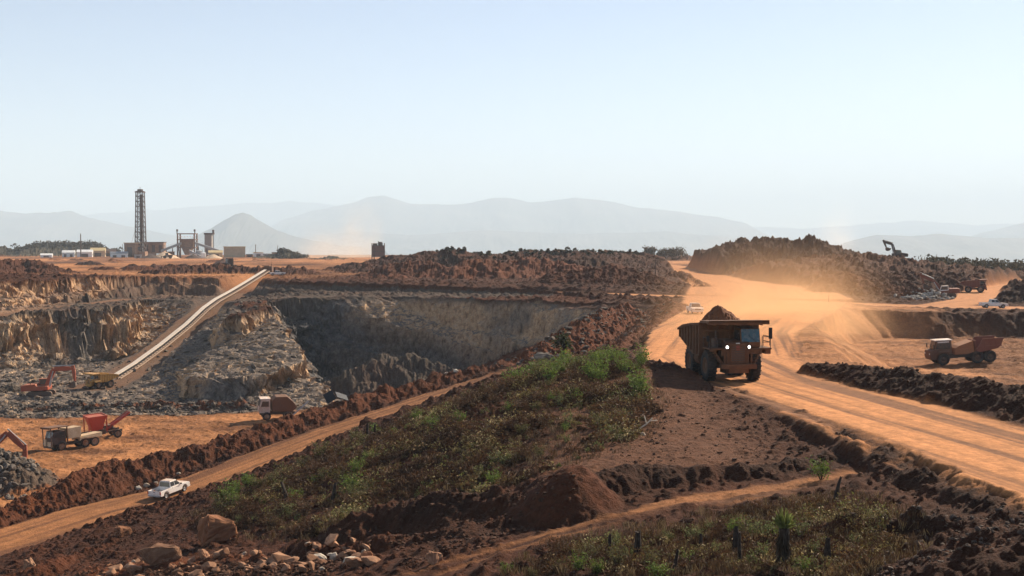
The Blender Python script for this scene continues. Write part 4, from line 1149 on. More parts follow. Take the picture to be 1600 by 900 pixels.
P_DARK = dusty('dark_paint', (0.055, 0.045, 0.042), 0.42, 0.6, dust_col=(0.17, 0.085, 0.045))
RIM_HAUL = dusty('haul_rim', (0.16, 0.07, 0.03), 0.55, 0.7, dust_col=(0.15, 0.075, 0.04))
RIM_PALE = dusty('pale_rim', (0.36, 0.28, 0.20), 0.5, 0.7)
M_LOAD = rock_mat('red_soil', (0.085, 0.030, 0.014), (0.20, 0.075, 0.030), 1.2)
M_SOIL = M_LOAD

hx, hy = 0.13, -0.99
tr = haul_truck('big dusty orange haul truck with lit headlights driving towards us on the haul road', P_HAUL, RIM_HAUL)
xt, yt = at(1130, 111.6)
seat(tr, xt, yt, (hx, hy), (2.2, 2.3), -0.03, wide=0.88)
dirt_load('dark red dirt heaped in the bed of the big haul truck', tr, -1.7, 4.2, 2.55, 3.1, 1.75, M_LOAD, 5)

ht2 = haul_truck('yellow haul truck parked at the foot of the long conveyor', P_YELLOW, RIM_PALE, lights=False, seed=2)
seat(ht2, *at(155, 240), (-0.62, -0.78), (1.5, 1.6), 0, 0.56)

pk = pickup('white pickup seen from behind on the narrow dirt road beside the brush')
seat(pk, *at(262, 121.2), (0.42, 0.91), (0.8, 1.6), 0.0, 0.82)
pk2 = pickup('white pickup driving towards us in the dust behind the big haul truck')
seat(pk2, *at(1086, 212), (0.06, -1.0), (0.8, 1.6), 0.0)
pk3 = pickup('white pickup seen side on along the upper road at the right')
seat(pk3, *at(1553, 254), (1.0, -0.05), (0.8, 1.6), 0.0)
pk4 = pickup('tiny white pickup parked on the orange flat beside the top of the conveyor')
seat(pk4, *at(433, 424), (-0.9, -0.4), (0.8, 1.6), 0.0, tilt=False)

ad = articulated_truck('brown articulated dump truck with red hopper body on the lower pad', P_BROWN, P_RUST, STEEL)
seat(ad, *at(1506, 179), (-1.0, -0.04), (1.2, 2.6), 0.0)

ex1 = excavator('orange red excavator with arched boom standing on the grey rock shelf', P_ORANGE, (62, -2), -86, -120)
seat(ex1, *at(62, 222), (1.0, 0.10), (1.2, 1.6), 0.0, 1.06)
ex2 = excavator('red excavator cut off by the picture edge reaching over the grey rock heap', P_ORANGE, (58, -30), -72, -115)
seat(ex2, *at(-38, 150), (0.98, 0.1), (1.2, 1.6), 0.6, 0.9)
ex3 = excavator('dark excavator with raised arm on top of the dirt stockpile', P_DARK, (65, 10), -120, -140)
seat(ex3, *at(1402, 378), (-1.0, -0.15), (1.2, 1.6), -0.3, 0.95)
ex4 = excavator('brown and white excavator digging beside the pale rubble', P_RUST, (50, 28), -105, -120, cab_mat=WHITE)
seat(ex4, *at(1480, 296), (-0.95, 0.25), (1.2, 1.6), 0.0, 1.0)
ht3 = haul_truck('red brown haul truck parked on the back road behind the excavator', P_RUST, RIM_PALE, lights=False, seed=3)
seat(ht3, *at(1523, 318), (0.93, -0.36), (1.8, 2.0), 0, 0.62)

# ------------------------------------------------------------------ dump truck with cream box and its red crusher on the lower bench
def flatbed_truck():
    root = thing('dump_truck', 'dark dump truck with canopy and cream side box on the orange lower bench', 'dump truck')
    R = 0.78
    for s in (-1, 1):
        for y in (2.7, -1.5, -3.2): wheel(root, (s * 1.15, y, R), R, 0.55, RIM_PALE, 0.6, 14, 22)
    m = MB(); m.box((0, -0.4, 1.0), (0.9, 8.0, 0.4))
    for y in (2.7, -1.5, -3.2): m.cyl((-1.1, y, R), (1.1, y, R), 0.18)
    m.build('chassis', STEEL, root)
    m = MB(); m.prism([(1.9, 1.1), (4.2, 1.1), (4.25, 2.2), (3.9, 3.3), (1.9, 3.35)], -1.35, 1.35); cab = m.build('cab', P_DARK, root, bevel=0.06)
    m = MB(); m.hexa([(-1.2, 4.255, 2.25), (1.2, 4.255, 2.25), (1.2, 4.22, 2.25), (-1.2, 4.22, 2.25), (-1.2, 3.96, 3.2), (1.2, 3.96, 3.2), (1.2, 3.93, 3.2), (-1.2, 3.93, 3.2)]); m.build('windscreen', GLASS, cab)
    for s in (-1.36, 1.36):
        m = MB(); m.prism([(2.2, 2.2), (3.9, 2.2), (3.7, 3.1), (2.2, 3.1)], s - 0.012, s + 0.012); m.build('window', GLASS, cab)
    m = MB(); m.box((0, 3.1, 3.95), (3.3, 3.4, 0.14)); m.box((0, 4.75, 3.88), (3.3, 0.1, 0.3))
    for s in (-1.5, 1.5):
        m.box((s, 4.5, 2.4), (0.14, 0.14, 3.0)); m.box((s, 1.7, 2.6), (0.18, 0.18, 2.7))
    m.build('canopy', P_BROWN, root, bevel=0.02)
    m = MB(); m.box((0.9, 4.4, 1.35), (0.7, 0.3, 1.3)); m.box((-0.7, 4.4, 1.2), (1.3, 0.25, 0.9)); m.build('radiator', P_CREAM, root, bevel=0.04)
    for s in (-1, 1):
        m = MB(); m.cyl((s * 1.2, 4.5, 1.3), (s * 1.2, 4.58, 1.3), 0.14); m.build('headlight', LAMP_OFF, root)
    m = MB(); m.box((0, 4.45, 0.75), (2.7, 0.3, 0.3)); m.build('bumper', STEEL, root)
    m = MB(); m.prism([(1.45, 1.85), (1.6, 3.55), (-0.9, 3.65), (-0.75, 1.85)], -1.4, 1.4); m.build('cream_box', P_CREAM, root, bevel=0.03)
    m = MB(); m.box((0, -2.6, 1.62), (2.8, 3.9, 0.35)); m.prism([(-4.5, 1.8), (-4.6, 2.2), (-1.0, 1.95), (-1.0, 1.8)], -1.38, 1.38); m.build('flat_deck', P_CREAM, root, bevel=0.03)
    for s in (-1, 1):
        m = MB(); m.prism([(-0.5, 1.2), (-0.5, 1.75), (-4.3, 1.75), (-4.3, 1.55), (-0.9, 1.6)], s * 1.2 - 0.3, s * 1.2 + 0.3); m.build('mudguard', P_CREAM, root)
    return root
ft = flatbed_truck(); seat(ft, *at(112, 171), (-0.70, -0.71), (1.2, 2.6), 0.0, 0.80)

def mobile_crusher():
    root = thing('mobile_crusher', 'red mobile crusher with hopper and raised conveyor behind the cream box truck', 'crusher')
    R = 0.75
    for s in (-1, 1):
        for y in (-2.6,): wheel(root, (s * 1.2, y, R), R, 0.6, RIM_PALE, 0.6, 12, 22)
    m = MB()
    for s in (-1, 1): m.box((s * 0.8, 0, 1.2), (0.2, 7.2, 0.35))
    m.box((0, 2.4, 0.8), (1.8, 1.0, 0.3)); m.cyl((-1.1, -2.6, R), (1.1, -2.6, R), 0.15); m.box((0, 0, 1.3), (1.7, 1.2, 0.9))
    for s in (-1, 1):
        m.box((s * 0.7, 1.6, 0.55), (0.16, 0.16, 1.1))
    m.build('chassis', STEEL, root)
    m = MB()
    m.hexa([(-0.7, -0.1, 1.6), (0.7, -0.1, 1.6), (0.7, 1.7, 1.6), (-0.7, 1.7, 1.6), (-1.35, -0.7, 4.2), (1.35, -0.7, 4.2), (1.35, 2.5, 4.2), (-1.35, 2.5, 4.2)])
    h = m.build('hopper', P_RED, root, bevel=0.03)
    m = MB()
    for x in (-1.4, 1.4): m.box((x, 0.9, 4.22), (0.16, 3.4, 0.22))
    for y in (-0.75, 2.55): m.box((0, y, 4.22), (2.9, 0.16, 0.22))
    for x in (-1.3, 1.3):
        m.box((x, -0.7, 2.8), (0.16, 0.16, 2.9)); m.box((x, 2.5, 2.8), (0.16, 0.16, 2.9))
    m.build('hopper_frame', P_RED, h)
    m = MB(); m.prism([(-0.6, 1.6), (-0.2, 1.45), (-5.2, 4.3), (-5.4, 4.0), (-0.9, 1.3)], -0.55, -0.45); m.prism([(-0.6, 1.6), (-0.2, 1.45), (-5.2, 4.3), (-5.4, 4.0), (-0.9, 1.3)], 0.45, 0.55)
    m.prism([(-0.5, 1.42), (-5.25, 4.15), (-5.2, 4.22), (-0.45, 1.5)], -0.45, 0.45); m.build('conveyor_arm', P_RED, root)
    m = MB(); m.box((0.2, -1.3, 1.9), (1.5, 1.6, 0.8)); m.cyl((0.5, -1.2, 2.3), (0.5, -1.2, 2.9), 0.08); m.build('engine_box', P_DARK, root, bevel=0.04)
    return root
mc = mobile_crusher(); seat(mc, *at(155, 178), (-0.80, -0.6), (1.2, 2.6), 0.0, 0.78)

# ------------------------------------------------------------------ half hidden dumper and scrap behind the windrow
def mixer_dumper():
    root = thing('dumper', 'white cab dumper with dark drum shaped body half hidden behind the windrow', 'dumper')
    R = 0.62
    for s in (-1, 1):
        for y in (1.9, -1.3): wheel(root, (s * 0.95, y, R), R, 0.45, RIM_PALE, 0.55, 12, 20)
    m = MB(); m.box((0, 0.2, 0.95), (0.9, 5.2, 0.4)); m.build('chassis', STEEL, root)
    m = MB(); m.prism([(1.4, 1.1), (3.0, 1.1), (3.0, 2.0), (2.7, 3.1), (1.4, 3.15)], -0.9, 0.9); cab = m.build('cab', dusty('dusty_white', (0.60, 0.55, 0.50), 0.5, 0.6, dust_col=(0.36, 0.20, 0.12)), root, bevel=0.06)
    m = MB(); m.box((0, 2.1, 3.2), (1.9, 1.5, 0.1)); m.build('cab_roof', WHITE, cab)
    for s in (-0.91, 0.91):
        m = MB(); m.prism([(1.6, 2.05), (2.75, 2.05), (2.55, 2.85), (1.6, 2.85)], s - 0.012, s + 0.012); m.build('window', GLASS, cab)
    m = MB(); m.hexa([(-0.78, 3.005, 2.05), (0.78, 3.005, 2.05), (0.78, 2.97, 2.05), (-0.78, 2.97, 2.05), (-0.78, 2.755, 3.0), (0.78, 2.755, 3.0), (0.78, 2.72, 3.0), (-0.78, 2.72, 3.0)]); m.build('windscreen', GLASS, cab)
    m = MB(); m.prism([(1.1, 1.3), (1.2, 2.9), (0.6, 3.5), (-1.1, 3.5), (-1.9, 2.8), (-2.6, 1.9), (-1.9, 1.25)], -1.1, 1.1); m.build('hopper_body', P_BROWN, root, bevel=0.10)
    return root
md = mixer_dumper(); seat(md, *at(434, 190), (-0.9, -0.3), (1.0, 1.7), 0.15)
m = MB(); a0 = Vector(W(455, 651, 184)); a1 = Vector(W(482, 627, 186)); m.cyl(a0, a1, 0.10, n=8)
tag(m.build('steel_beam', CHROME), 'thin pale beam leaning against the dirt behind the dumper', 'beam')
def sheet(px, py, d, w, h, tilt, label, mat):
    m = MB(); m.box((0, 0, 0), (w, 0.06, h)); m.box((0, 0.05, h * 0.3), (w, 0.08, 0.08)); m.box((0, 0.05, -h * 0.3), (w, 0.08, 0.08))
    o = m.build('metal_sheet', mat); o.location = W(px, py, d); o.rotation_euler = tilt; tag(o, label, 'sheet')
sheet(534, 619, 152.5, 1.5, 1.3, (math.radians(-65), 0.35, 0.5), 'grey metal sheet lying on top of the windrow', plain('grey_sheet', (0.09, 0.09, 0.095), 0.9))
sheet(515, 620, 153, 1.2, 1.4, (math.radians(-40), -0.5, 0.2), 'black torn sheet dumped beside the grey metal sheet', plain('black_sheet', (0.02, 0.02, 0.024), 0.6))

# ------------------------------------------------------------------ long conveyor climbing out of the pit
def conveyor():
    root = thing('conveyor_belt', 'long pale conveyor climbing from the pit shelf up to the plant', 'conveyor')
    pix = [(176, 589, 249), (210, 568, 262), (250, 539, 281), (290, 507, 303), (318, 481, 322), (336, 468, 338), (360, 455, 362), (390, 437, 398), (416, 421, 430)]
    P = [Vector(W(*p)) for p in pix]
    root.location = P[0]
    P = [p - P[0] for p in P]
    def offs(k, side, up):
        a = P[max(0, k - 1)]; b = P[min(len(P) - 1, k + 1)]
        d = (b - a).normalized(); r = d.cross(Vector((0, 0, 1))).normalized()
        return P[k] + r * side + Vector((0, 0, up))
    def strip(s0, s1, z0, z1):
        m = MB()
        for k in range(len(P) - 1):
            m.hexa([offs(k, s0, z0), offs(k, s1, z0), offs(k + 1, s1, z0), offs(k + 1, s0, z0), offs(k, s0, z1), offs(k, s1, z1), offs(k + 1, s1, z1), offs(k + 1, s0, z1)])
        return m
    pale = plain('pale_belt_cover', (0.50, 0.43, 0.36), 0.7, 1.0, 0.15)
    beam = plain('conveyor_beam', (0.30, 0.21, 0.15), 0.7)
    strip(-0.50, 0.46, 0.0, 0.18).build('belt_cover', pale, root)
    for s in (0.95, 1.5):
        strip(s - 0.09, s + 0.09, -0.42, -0.2).build('side_rail', beam, root)
    m = MB()
    for k in range(len(P) - 1):
        a, b = offs(k, 0, 0), offs(k + 1, 0, 0); nn = int((b - a).length / 1.6)
        for j in range(nn):
            t = j / nn; q0 = offs(k, 0.6, -0.05).lerp(offs(k + 1, 0.6, -0.05), t); q1 = offs(k, 1.55, -0.3).lerp(offs(k + 1, 1.55, -0.3), t)
            m.tube([q0, q1], 0.07, 4)
    m.build('idler_frame', beam, root)['kind'] = 'stuff'
    strip(1.04, 1.41, -0.62, -0.52).build('walkway', STEEL, root)
    strip(-0.6, 0.6, -0.62, -0.42).build('return_belt', BLACK, root)
    tot = 0
    for k in range(len(P) - 1):
        a, b = offs(k, 0, 0), offs(k + 1, 0, 0); L = (b - a).length; nn = max(2, int(L / 5))
        for j in range(nn):
            q = a.lerp(b, j / nn); wq = q + root.location
            gz = float(terrain(np.array([wq.x]), np.array([wq.y]))[0]) - root.location.z
            if q.z - 0.4 > gz - 1:
                m = MB()
                for s in (-0.5, 0.7): m.cyl((q.x + s, q.y, min(gz, q.z - 1) - 0.4), (q.x + s * 0.9, q.y, q.z - 0.1), 0.12, n=6)
                m.cyl((q.x - 0.5, q.y, q.z - 0.5), (q.x + 1.5, q.y, q.z - 0.5), 0.1, n=6)
                m.build('trestle', beam, root)
    m = MB(); q = P[-1]; m.box((q.x + 0.6, q.y, q.z - 0.9), (3.2, 3.0, 3.6)); m.box((q.x, q.y + 0.2, q.z + 1.2), (2.4, 2.4, 0.25)); m.build('drive_house', P_BROWN, root, bevel=0.05)
    m = MB(); q = P[0]; m.box((q.x - 0.8, q.y - 1.0, q.z - 0.2), (3.0, 2.6, 1.6)); m.build('tail_box', STEEL, root, bevel=0.05)
    return root
conveyor()

# ------------------------------------------------------------------ plant on the plateau
CORR = plain('grey_sheet_metal', (0.30, 0.30, 0.30), 0.55)
WSH = plain('white_sheet_metal', (0.72, 0.72, 0.70), 0.5, 0.6, 0.10)
TANW = plain('tan_wall', (0.46, 0.35, 0.23), 0.8, 0.4, 0.12)
BRW = plain('brown_wall', (0.24, 0.145, 0.095), 0.8, 0.4)
RUSTY = plain('rusty_steel', (0.085, 0.052, 0.04), 0.75, 0.8)
YROOF = plain('yellowish_roof', (0.55, 0.42, 0.22), 0.7, 0.3, 0.1)
def pxm(d): return F_PX / d
def ground_pt(px, d):
    x, y = at(px, d); return Vector((x, y, H(x, y)))
def shed(px0, px1, py0, py1, d, walls, roof, label, gable=True, depth=None, doors=1, yaw=0.25, cat='shed'):
    """building from its photo extent: front wall with dark panels for openings, side walls and pitched or flat roof"""
    w = (px1 - px0) / pxm(d); h = (py1 - py0) / pxm(d); x, y = at((px0 + px1) / 2, d)
    zb = W(0, py1, d)[2]; zg = H(x, y); zb = min(zb, zg + 0.3) if zg > zb - 3 else zb
    h = W(0, py0, d)[2] - zb
    root = thing('building', label, cat); root.location = (x, y, zb); root.rotation_euler.z = yaw
    dp = depth or w * 0.7; w2 = w / 2 / max(0.6, math.cos(yaw) + 0.35 * abs(math.sin(yaw))); hw = h * (0.74 if gable else 0.94)
    m = MB(); m.box((0, 0, hw / 2 - 0.5), (2 * w2, dp, hw + 1)); m.build('wall', walls, root)
    m = MB()
    if gable: m.prism([(-dp / 2 - 0.3, hw - 0.1), (dp / 2 + 0.3, hw - 0.1), (0, h)], -w2 - 0.3, w2 + 0.3)
    else: m.box((0, 0, hw + (h - hw) / 2), (2 * w2 + 0.8, dp + 0.8, h - hw))
    m.build('roof', roof, root)
    for k in range(doors):
        m = MB(); m.box((-w2 + (k + 0.5) * 2 * w2 / doors, -dp / 2 - 0.02, hw * 0.36), (2 * w2 / doors * 0.45, 0.08, hw * 0.72)); m.build('dark_doorway', P_DARK, root)  # dark panel standing for the shade inside an open doorway
    m = MB(); m.box((w2 + 0.02, 0, hw * 0.6), (0.08, dp * 0.3, hw * 0.3)); m.build('window', GLASS, root)
    return root
D0 = 1000
shed(64, 82, 396, 404, D0, WSH, WSH, 'small white hut at the far end of the white shed row', doors=1)
shed(98, 117, 391, 404, D0, WSH, WSH, 'white gabled shed with dark open front left of the thin mast', doors=2)
shed(121, 145, 390, 404, D0, WSH, WSH, 'larger white shed directly behind the thin mast', doors=1)
shed(142, 165, 387, 404, D0 + 25, TANW, YROOF, 'tan shed with yellowish roof behind the white sheds', doors=1)
shed(158, 181, 389, 403, D0 + 60, BRW, RUSTY, 'brown roofed low building behind the tan shed', gable=True, doors=1)
shed(173, 200, 393, 405, D0 - 20, WSH, CORR, 'pale blue white shed with grey roof beside the derrick base', doors=2)
shed(197, 221, 379, 396, D0 - 10, BRW, TANW, 'brown box building on the base of the tall derrick', gable=False, doors=1, yaw=-0.5)
shed(226, 258, 378, 394, D0 + 10, BRW, RUSTY, 'long brown screening house right of the derrick', gable=False, doors=3, yaw=0.1)
shed(350, 383, 385, 403, D0, TANW, YROOF, 'big plain tan warehouse with flat yellow roof', gable=False, doors=0, yaw=0.3, cat='warehouse')
shed(385, 395, 397, 405, D0, BRW, RUSTY, 'small dark brown hut just right of the tan warehouse', gable=False, doors=1)
shed(396, 411, 394, 404, D0, WSH, YROOF, 'white hut with yellowish roof two along from the tan warehouse', gable=False, doors=1)
shed(411, 425, 396, 403, D0 + 20, CORR, WSH, 'grey and white hut before the dark roofed hut', gable=False, doors=2)
shed(425, 444, 394, 405, D0 - 10, BRW, RUSTY, 'brown open fronted hut with wide dark roof at the end of the hut row', gable=False, doors=2)
shed(326, 348, 391, 404, D0 - 60, TANW, YROOF, 'small tan shed below the sloping conveyor gallery', gable=True, doors=1)
shed(1524, 1543, 423, 434, 420, TANW, WSH, 'low cream shed in front of the dark tree line behind the machines', gable=False, doors=1)

def derrick():
    d = 990; x, y = at(220, d); zb = H(x, y); top = W(220, 299, d)[2]; h = top - zb
    root = thing('derrick', 'tall dark lattice derrick tower rising above the plant', 'derrick'); root.location = (x, y, zb)
    b, t = 3.5, 2.6
    m = MB()
    n = 13
    for sx_ in (-1, 1):
        for sy_ in (-1, 1): m.cyl((sx_ * b, sy_ * b, -1), (sx_ * t, sy_ * t, h), 0.42, 0.34, n=6)
    m.build('tower_legs', RUSTY, root)
    m = MB()
    for k in range(n):
        z0 = h * k / n; z1 = h * (k + 1) / n; w0 = b + (t - b) * k / n; w1 = b + (t - b) * (k + 1) / n
        for s in (-1, 1):
            m.cyl((-w0, s * w0, z0), (w1, s * w1, z1), 0.2, n=5); m.cyl((w0, s * w0, z0), (-w1, s * w1, z1), 0.2, n=5)
            m.cyl((s * w0, -w0, z0), (s * w1, w1, z1), 0.2, n=5)
            m.cyl((-w1, s * w1, z1), (w1, s * w1, z1), 0.24, n=5); m.cyl((s * w1, -w1, z1), (s * w1, w1, z1), 0.24, n=5)
    m.build('bracing', RUSTY, root)
    m = MB(); m.box((0.7, 0, h * 0.48), (1.7, 1.7, h * 0.94)); 
    for k in range(9): m.box((0.7, -1, h * (k + 0.5) / 9.5), (2.6, 1.2, 1.2))
    m.build('hoist_shaft', RUSTY, root)
    m = MB(); m.box((0, 0, h - 0.6), (2 * t + 1.4, 2 * t + 1.4, 0.6)); m.box((0, 0, h + 0.9), (2.6, 2.2, 1.6)); m.cyl((-1.9, 0, h), (-1.9, 0, h + 1.6), 0.3, n=6); m.cyl((1.9, 0, h), (1.9, 0, h + 1.6), 0.3, n=6); m.cyl((0, 0, h + 1.5), (0, 0, h + 3.5), 0.15, n=5); m.build('crown_platform', RUSTY, root)
    m = MB()
    for ex, ey in ((-9, -4), (8, -4), (-6, 6)): m.cyl((ex, ey, 0), (0.8 * (1 if ex > 0 else -1) * t, 0, h * 0.55), 0.08, n=4)
    m.build('guy_wire', STEEL, root)
    m = MB(); m.box((0, 0, 2.0), (9, 8, 5.0)); m.build('base_frame', BRW, root)
derrick()

def crusher_house():
    d = 985; x, y = at(293, d); zb = H(x, y); k = 1 / pxm(d)
    root = thing('crusher_tower', 'tall open framed crusher tower between two sloping galleries', 'crusher tower'); root.location = (x, y, zb)
    h = (405 - 367) * k; w = 26 * k / 2
    m = MB()
    for sx_ in (-1, 1):
        for sy_ in (-1, 1): m.box((sx_ * w, sy_ * 4, h / 2 - 0.5), (1.0, 1.0, h + 1))
    for z in (h * 0.98, h * 0.74, h * 0.42): 
        for sy_ in (-4, 4): m.box((0, sy_, z), (2 * w + 1.4, 0.8, 0.7))
        for sx_ in (-w, w): m.box((sx_, 0, z), (0.7, 8, 0.7))
    m.build('frame', plain('brown_frame', (0.20, 0.13, 0.10), 0.8), root)
    m = MB(); m.box((0.6, 0, h * 0.60), (2 * w - 3.5, 6.6, h * 0.34)); m.prism([(-w + 2.5, h * 0.42), (w - 2.0, h * 0.42), (1.6, h * 0.12), (-1.2, h * 0.12)], -3, 3, 'y'); m.build('crusher_bin', BRW, root)
    for sx_ in (-1, 1):
        m = MB(); m.cyl((sx_ * (w + 0.4), -4, h), (sx_ * (w + 0.4), -4, h + 3), 0.4, n=6); m.box((sx_ * (w + 0.3), -4, h + 2.2), (1.2, 1.2, 1.6)); m.build('vent_stack', RUSTY, root)
    m = MB()
    for q in range(6): m.box((-w + 1.5 + q * 2 * w / 6, -4.6, h * 0.86), (0.9, 0.3, 0.9))
    m.build('roof_truss', WSH, root)
crusher_house()
def gallery(p0, p1, label):
    a = Vector(W(*p0)); b = Vector(W(*p1))
    root = thing('conveyor_gallery', label, 'conveyor'); root.location = a
    q = b - a
    m = MB(); m.hexa([(0, -1.2, -0.9), (q.x, q.y - 1.2, q.z - 0.9), (q.x, q.y + 1.2, q.z - 0.9), (0, 1.2, -0.9), (0, -1.2, 0.9), (q.x, q.y - 1.2, q.z + 0.9), (q.x, q.y + 1.2, q.z + 0.9), (0, 1.2, 0.9)]); m.build('housing', CORR, root)
    m = MB()
    for t in (0.25, 0.55, 0.85):
        c = q * t; g = H(a.x + c.x, a.y + c.y) - a.z
        for s in (-1, 1): m.cyl((c.x + s * 0.8, c.y, g - 1), (c.x, c.y, c.z - 0.8), 0.25, n=5)
    m.build('trestle', RUSTY, root)
gallery((252, 392, 980), (284, 380, 982), 'sloping grey gallery rising to the crusher tower from the derrick side')
gallery((348, 394, 980), (303, 379, 982), 'sloping grey gallery descending from the crusher tower towards the tan warehouse')
gallery((318, 404, 960), (296, 392, 965), 'short low gallery feeding the foot of the crusher tower')
def silo():
    d = 1010; x, y = at(326.5, d); zb = H(x, y); h = (405 - 368) / pxm(d)
    root = thing('silo', 'square grey silo tower with dark cap right of the crusher tower', 'silo'); root.location = (x, y, zb)
    m = MB(); m.box((0, 0, h * 0.62), (5.4, 5.4, h * 0.70)); m.prism([(-2.6, h * 0.28), (2.6, h * 0.28), (0.8, h * 0.12), (-0.8, h * 0.12)], -2.6, 2.6, 'y'); m.build('silo_wall', plain('silo_grey', (0.27, 0.24, 0.22), 0.7), root)
    m = MB(); m.box((0.4, 0, h * 0.985), (7.0, 6.4, 1.2)); m.box((3.6, 0, h + 1.4), (1.4, 1.4, 2.8)); m.build('silo_cap', RUSTY, root)
    m = MB()
    for sx_ in (-1, 1):
        for sy_ in (-1, 1): m.box((sx_ * 2.4, sy_ * 2.4, h * 0.15), (0.5, 0.5, h * 0.3 + 1))
    m.box((3.8, 0, h * 0.5), (0.4, 0.4, h)); m.build('silo_leg', RUSTY, root)
silo()
def pole(px, py0, d, label, r=0.12, arm=True, py1=None):
    x, y = at(px, d); zb = H(x, y); h = W(px, py0, d)[2] - zb
    root = thing('utility_pole', label, 'pole'); root.location = (x, y, zb)
    m = MB(); m.cyl((0, 0, -0.5), (0, 0, h), r, r * 0.7, n=8); m.build('shaft', RUSTY, root)
    m = MB(); 
    if arm: m.box((0, 0, h - 0.5), (1.6, 0.14, 0.14)); m.build('crossarm', RUSTY, root)
    else: m.cyl((0, 0, h), (0, 0, h + 0.6), r * 0.4, n=5); m.build('finial', RUSTY, root)
pole(126.5, 366, 990, 'thin dark mast standing in front of the white sheds', 0.5, False)
pole(192, 382, 990, 'short thin mast just left of the derrick base', 0.25, False)
pole(399.5, 382, 1000, 'slim pole rising above the white hut with yellowish roof', 0.35)
pole(434, 384, 1000, 'slim mast above the dark roofed end hut', 0.25, False)
pole(1024, 405, 420, 'utility pole at the bend of the haul road beside the dark heap', 0.18)
pole(945.5, 448, 300, 'short post on the verge of the side road above the pit', 0.12, False)
pole(1295, 465, 256, 'thin post at the edge of the upper road on the right', 0.09, False)
pole(424, 412, 425, 'thin post beside the conveyor drive house', 0.12, False)

def rig_tower():
    d = 800; x, y = at(591, d); zb = H(x, y); h = (407 - 380) / pxm(d)
    root = thing('bin_tower', 'brown steel bin tower standing alone on the orange flat', 'tower'); root.location = (x, y, zb); root.rotation_euler.z = 0.35
    m = MB(); m.box((0, 0, h * 0.5), (6.2, 5.2, h * 0.62)); m.build('bin', plain('rust_bin', (0.13, 0.06, 0.045), 0.8), root)
    m = MB()
    for sx_ in (-1, 1):
        for sy_ in (-1, 1): m.box((sx_ * 3.3, sy_ * 2.8, h * 0.46), (0.5, 0.5, h * 0.92 + 1))
    for z in (0.2, 0.5, 0.82): m.box((0, -2.9, h * z), (6.9, 0.3, 0.45)); m.box((3.4, 0, h * z), (0.3, 5.8, 0.45)); m.box((-3.4, 0, h * z), (0.3, 5.8, 0.45))
    m.build('frame', RUSTY, root)
    m = MB(); m.box((-1.9, 0, h * 0.88), (2.2, 3.0, h * 0.16)); m.box((1.4, 0, h * 0.92), (1.5, 2.4, h * 0.24)); m.cyl((0.2, 0, h * 0.8), (0.2, 0, h * 1.08), 0.35, n=8); m.cyl((2.6, 0, h * 0.8), (2.6, 0, h * 1.0), 0.3, n=8); m.build('machinery', RUSTY, root)
rig_tower()

def tank(px, d, r, h, mat, label):
    x, y = at(px, d); root = thing('tank', label, 'tank'); root.location = (x, y, H(x, y))
    m = MB(); m.lathe_x([(0, 0.01), (0, r), (h, r), (h + 0.25 * r, r * 0.5), (h + 0.3 * r, 0.01)], (0, 0, 0), 16); m.v = [(v[2], v[1], v[0]) for v in m.v]; m.build('shell', mat, root, smooth=False)
    m = MB(); m.cyl((r + 0.2, -0.3, 0), (r + 0.2, -0.3, h + 1), 0.12, n=5); m.build('pipe', RUSTY, root)
tank(262, 960, 2.2, 4.0, BRW, 'squat brown tank left of the crusher tower foot')
tank(311, 965, 2.4, 5.5, CORR, 'grey tank between the crusher tower and the silo')
tank(318, 955, 1.8, 4.0, WSH, 'white tank beside the grey tank below the gallery')
tank(337, 950, 2.0, 3.5, RUSTY, 'rusty tank in front of the small tan shed')
shed(263, 273, 393, 404, 955, RUSTY, BRW, 'small rusty hut under the left gallery', gable=False, doors=1)
shed(297, 308, 396, 405, 945, WSH, CORR, 'little white cabin at the foot of the crusher tower', gable=False, doors=1)
shed(210, 222, 397, 405, 940, CORR, RUSTY, 'low grey cabin in front of the derrick base', gable=False, doors=1)
shed(232, 244, 396, 405, 945, RUSTY, RUSTY, 'low rusty cabin in front of the screening house', gable=True, doors=2)
def stockpile(px, d, w, h, mat, label, seed):
    n = 28; gx, gy = np.meshgrid(np.linspace(-1, 1, n), np.linspace(-1, 1, n)); rr = np.sqrt(gx ** 2 + gy ** 2)
    x, y = at(px, d); Z = h * np.clip(1 - rr, -0.15, 1) + 0.10 * h * fbm(gx * 3 + seed, gy * 3, seed, 3)
    V = np.stack([gx.ravel() * w, gy.ravel() * w, Z.ravel()], 1); idx = np.arange(n * n).reshape(n, n)
    Fq = np.stack([idx[:-1, :-1].ravel(), idx[:-1, 1:].ravel(), idx[1:, 1:].ravel(), idx[1:, :-1].ravel()], 1)
    o = link_mesh('stockpile', mesh_from_arrays('stockpile', V, Fq, mat, True)); o.location = (x, y, H(x, y)); tag(o, label, 'heap')
stockpile(258, 935, 11, 5.0, plain('pale_sand', (0.50, 0.36, 0.24), 0.95, 0.5), 'pale sand heap left of the crusher tower foot', 1)
stockpile(302, 930, 7, 3.2, plain('dark_ore', (0.07, 0.045, 0.035), 0.95, 0.5), 'dark ore heap in front of the crusher tower', 2)
stockpile(333, 935, 8, 3.6, plain('pale_sand', (0.50, 0.36, 0.24), 0.95, 0.5), 'pale heap below the right gallery', 3)
stockpile(236, 880, 8, 3.0, plain('dark_ore', (0.07, 0.045, 0.035), 0.95, 0.5), 'dark ore heap in front of the derrick', 4)
stockpile(350, 640, 6, 3.4, plain('brown_ore', (0.12, 0.06, 0.04), 0.95, 0.5), 'brown ore heap just behind the dark wheel loader', 5)
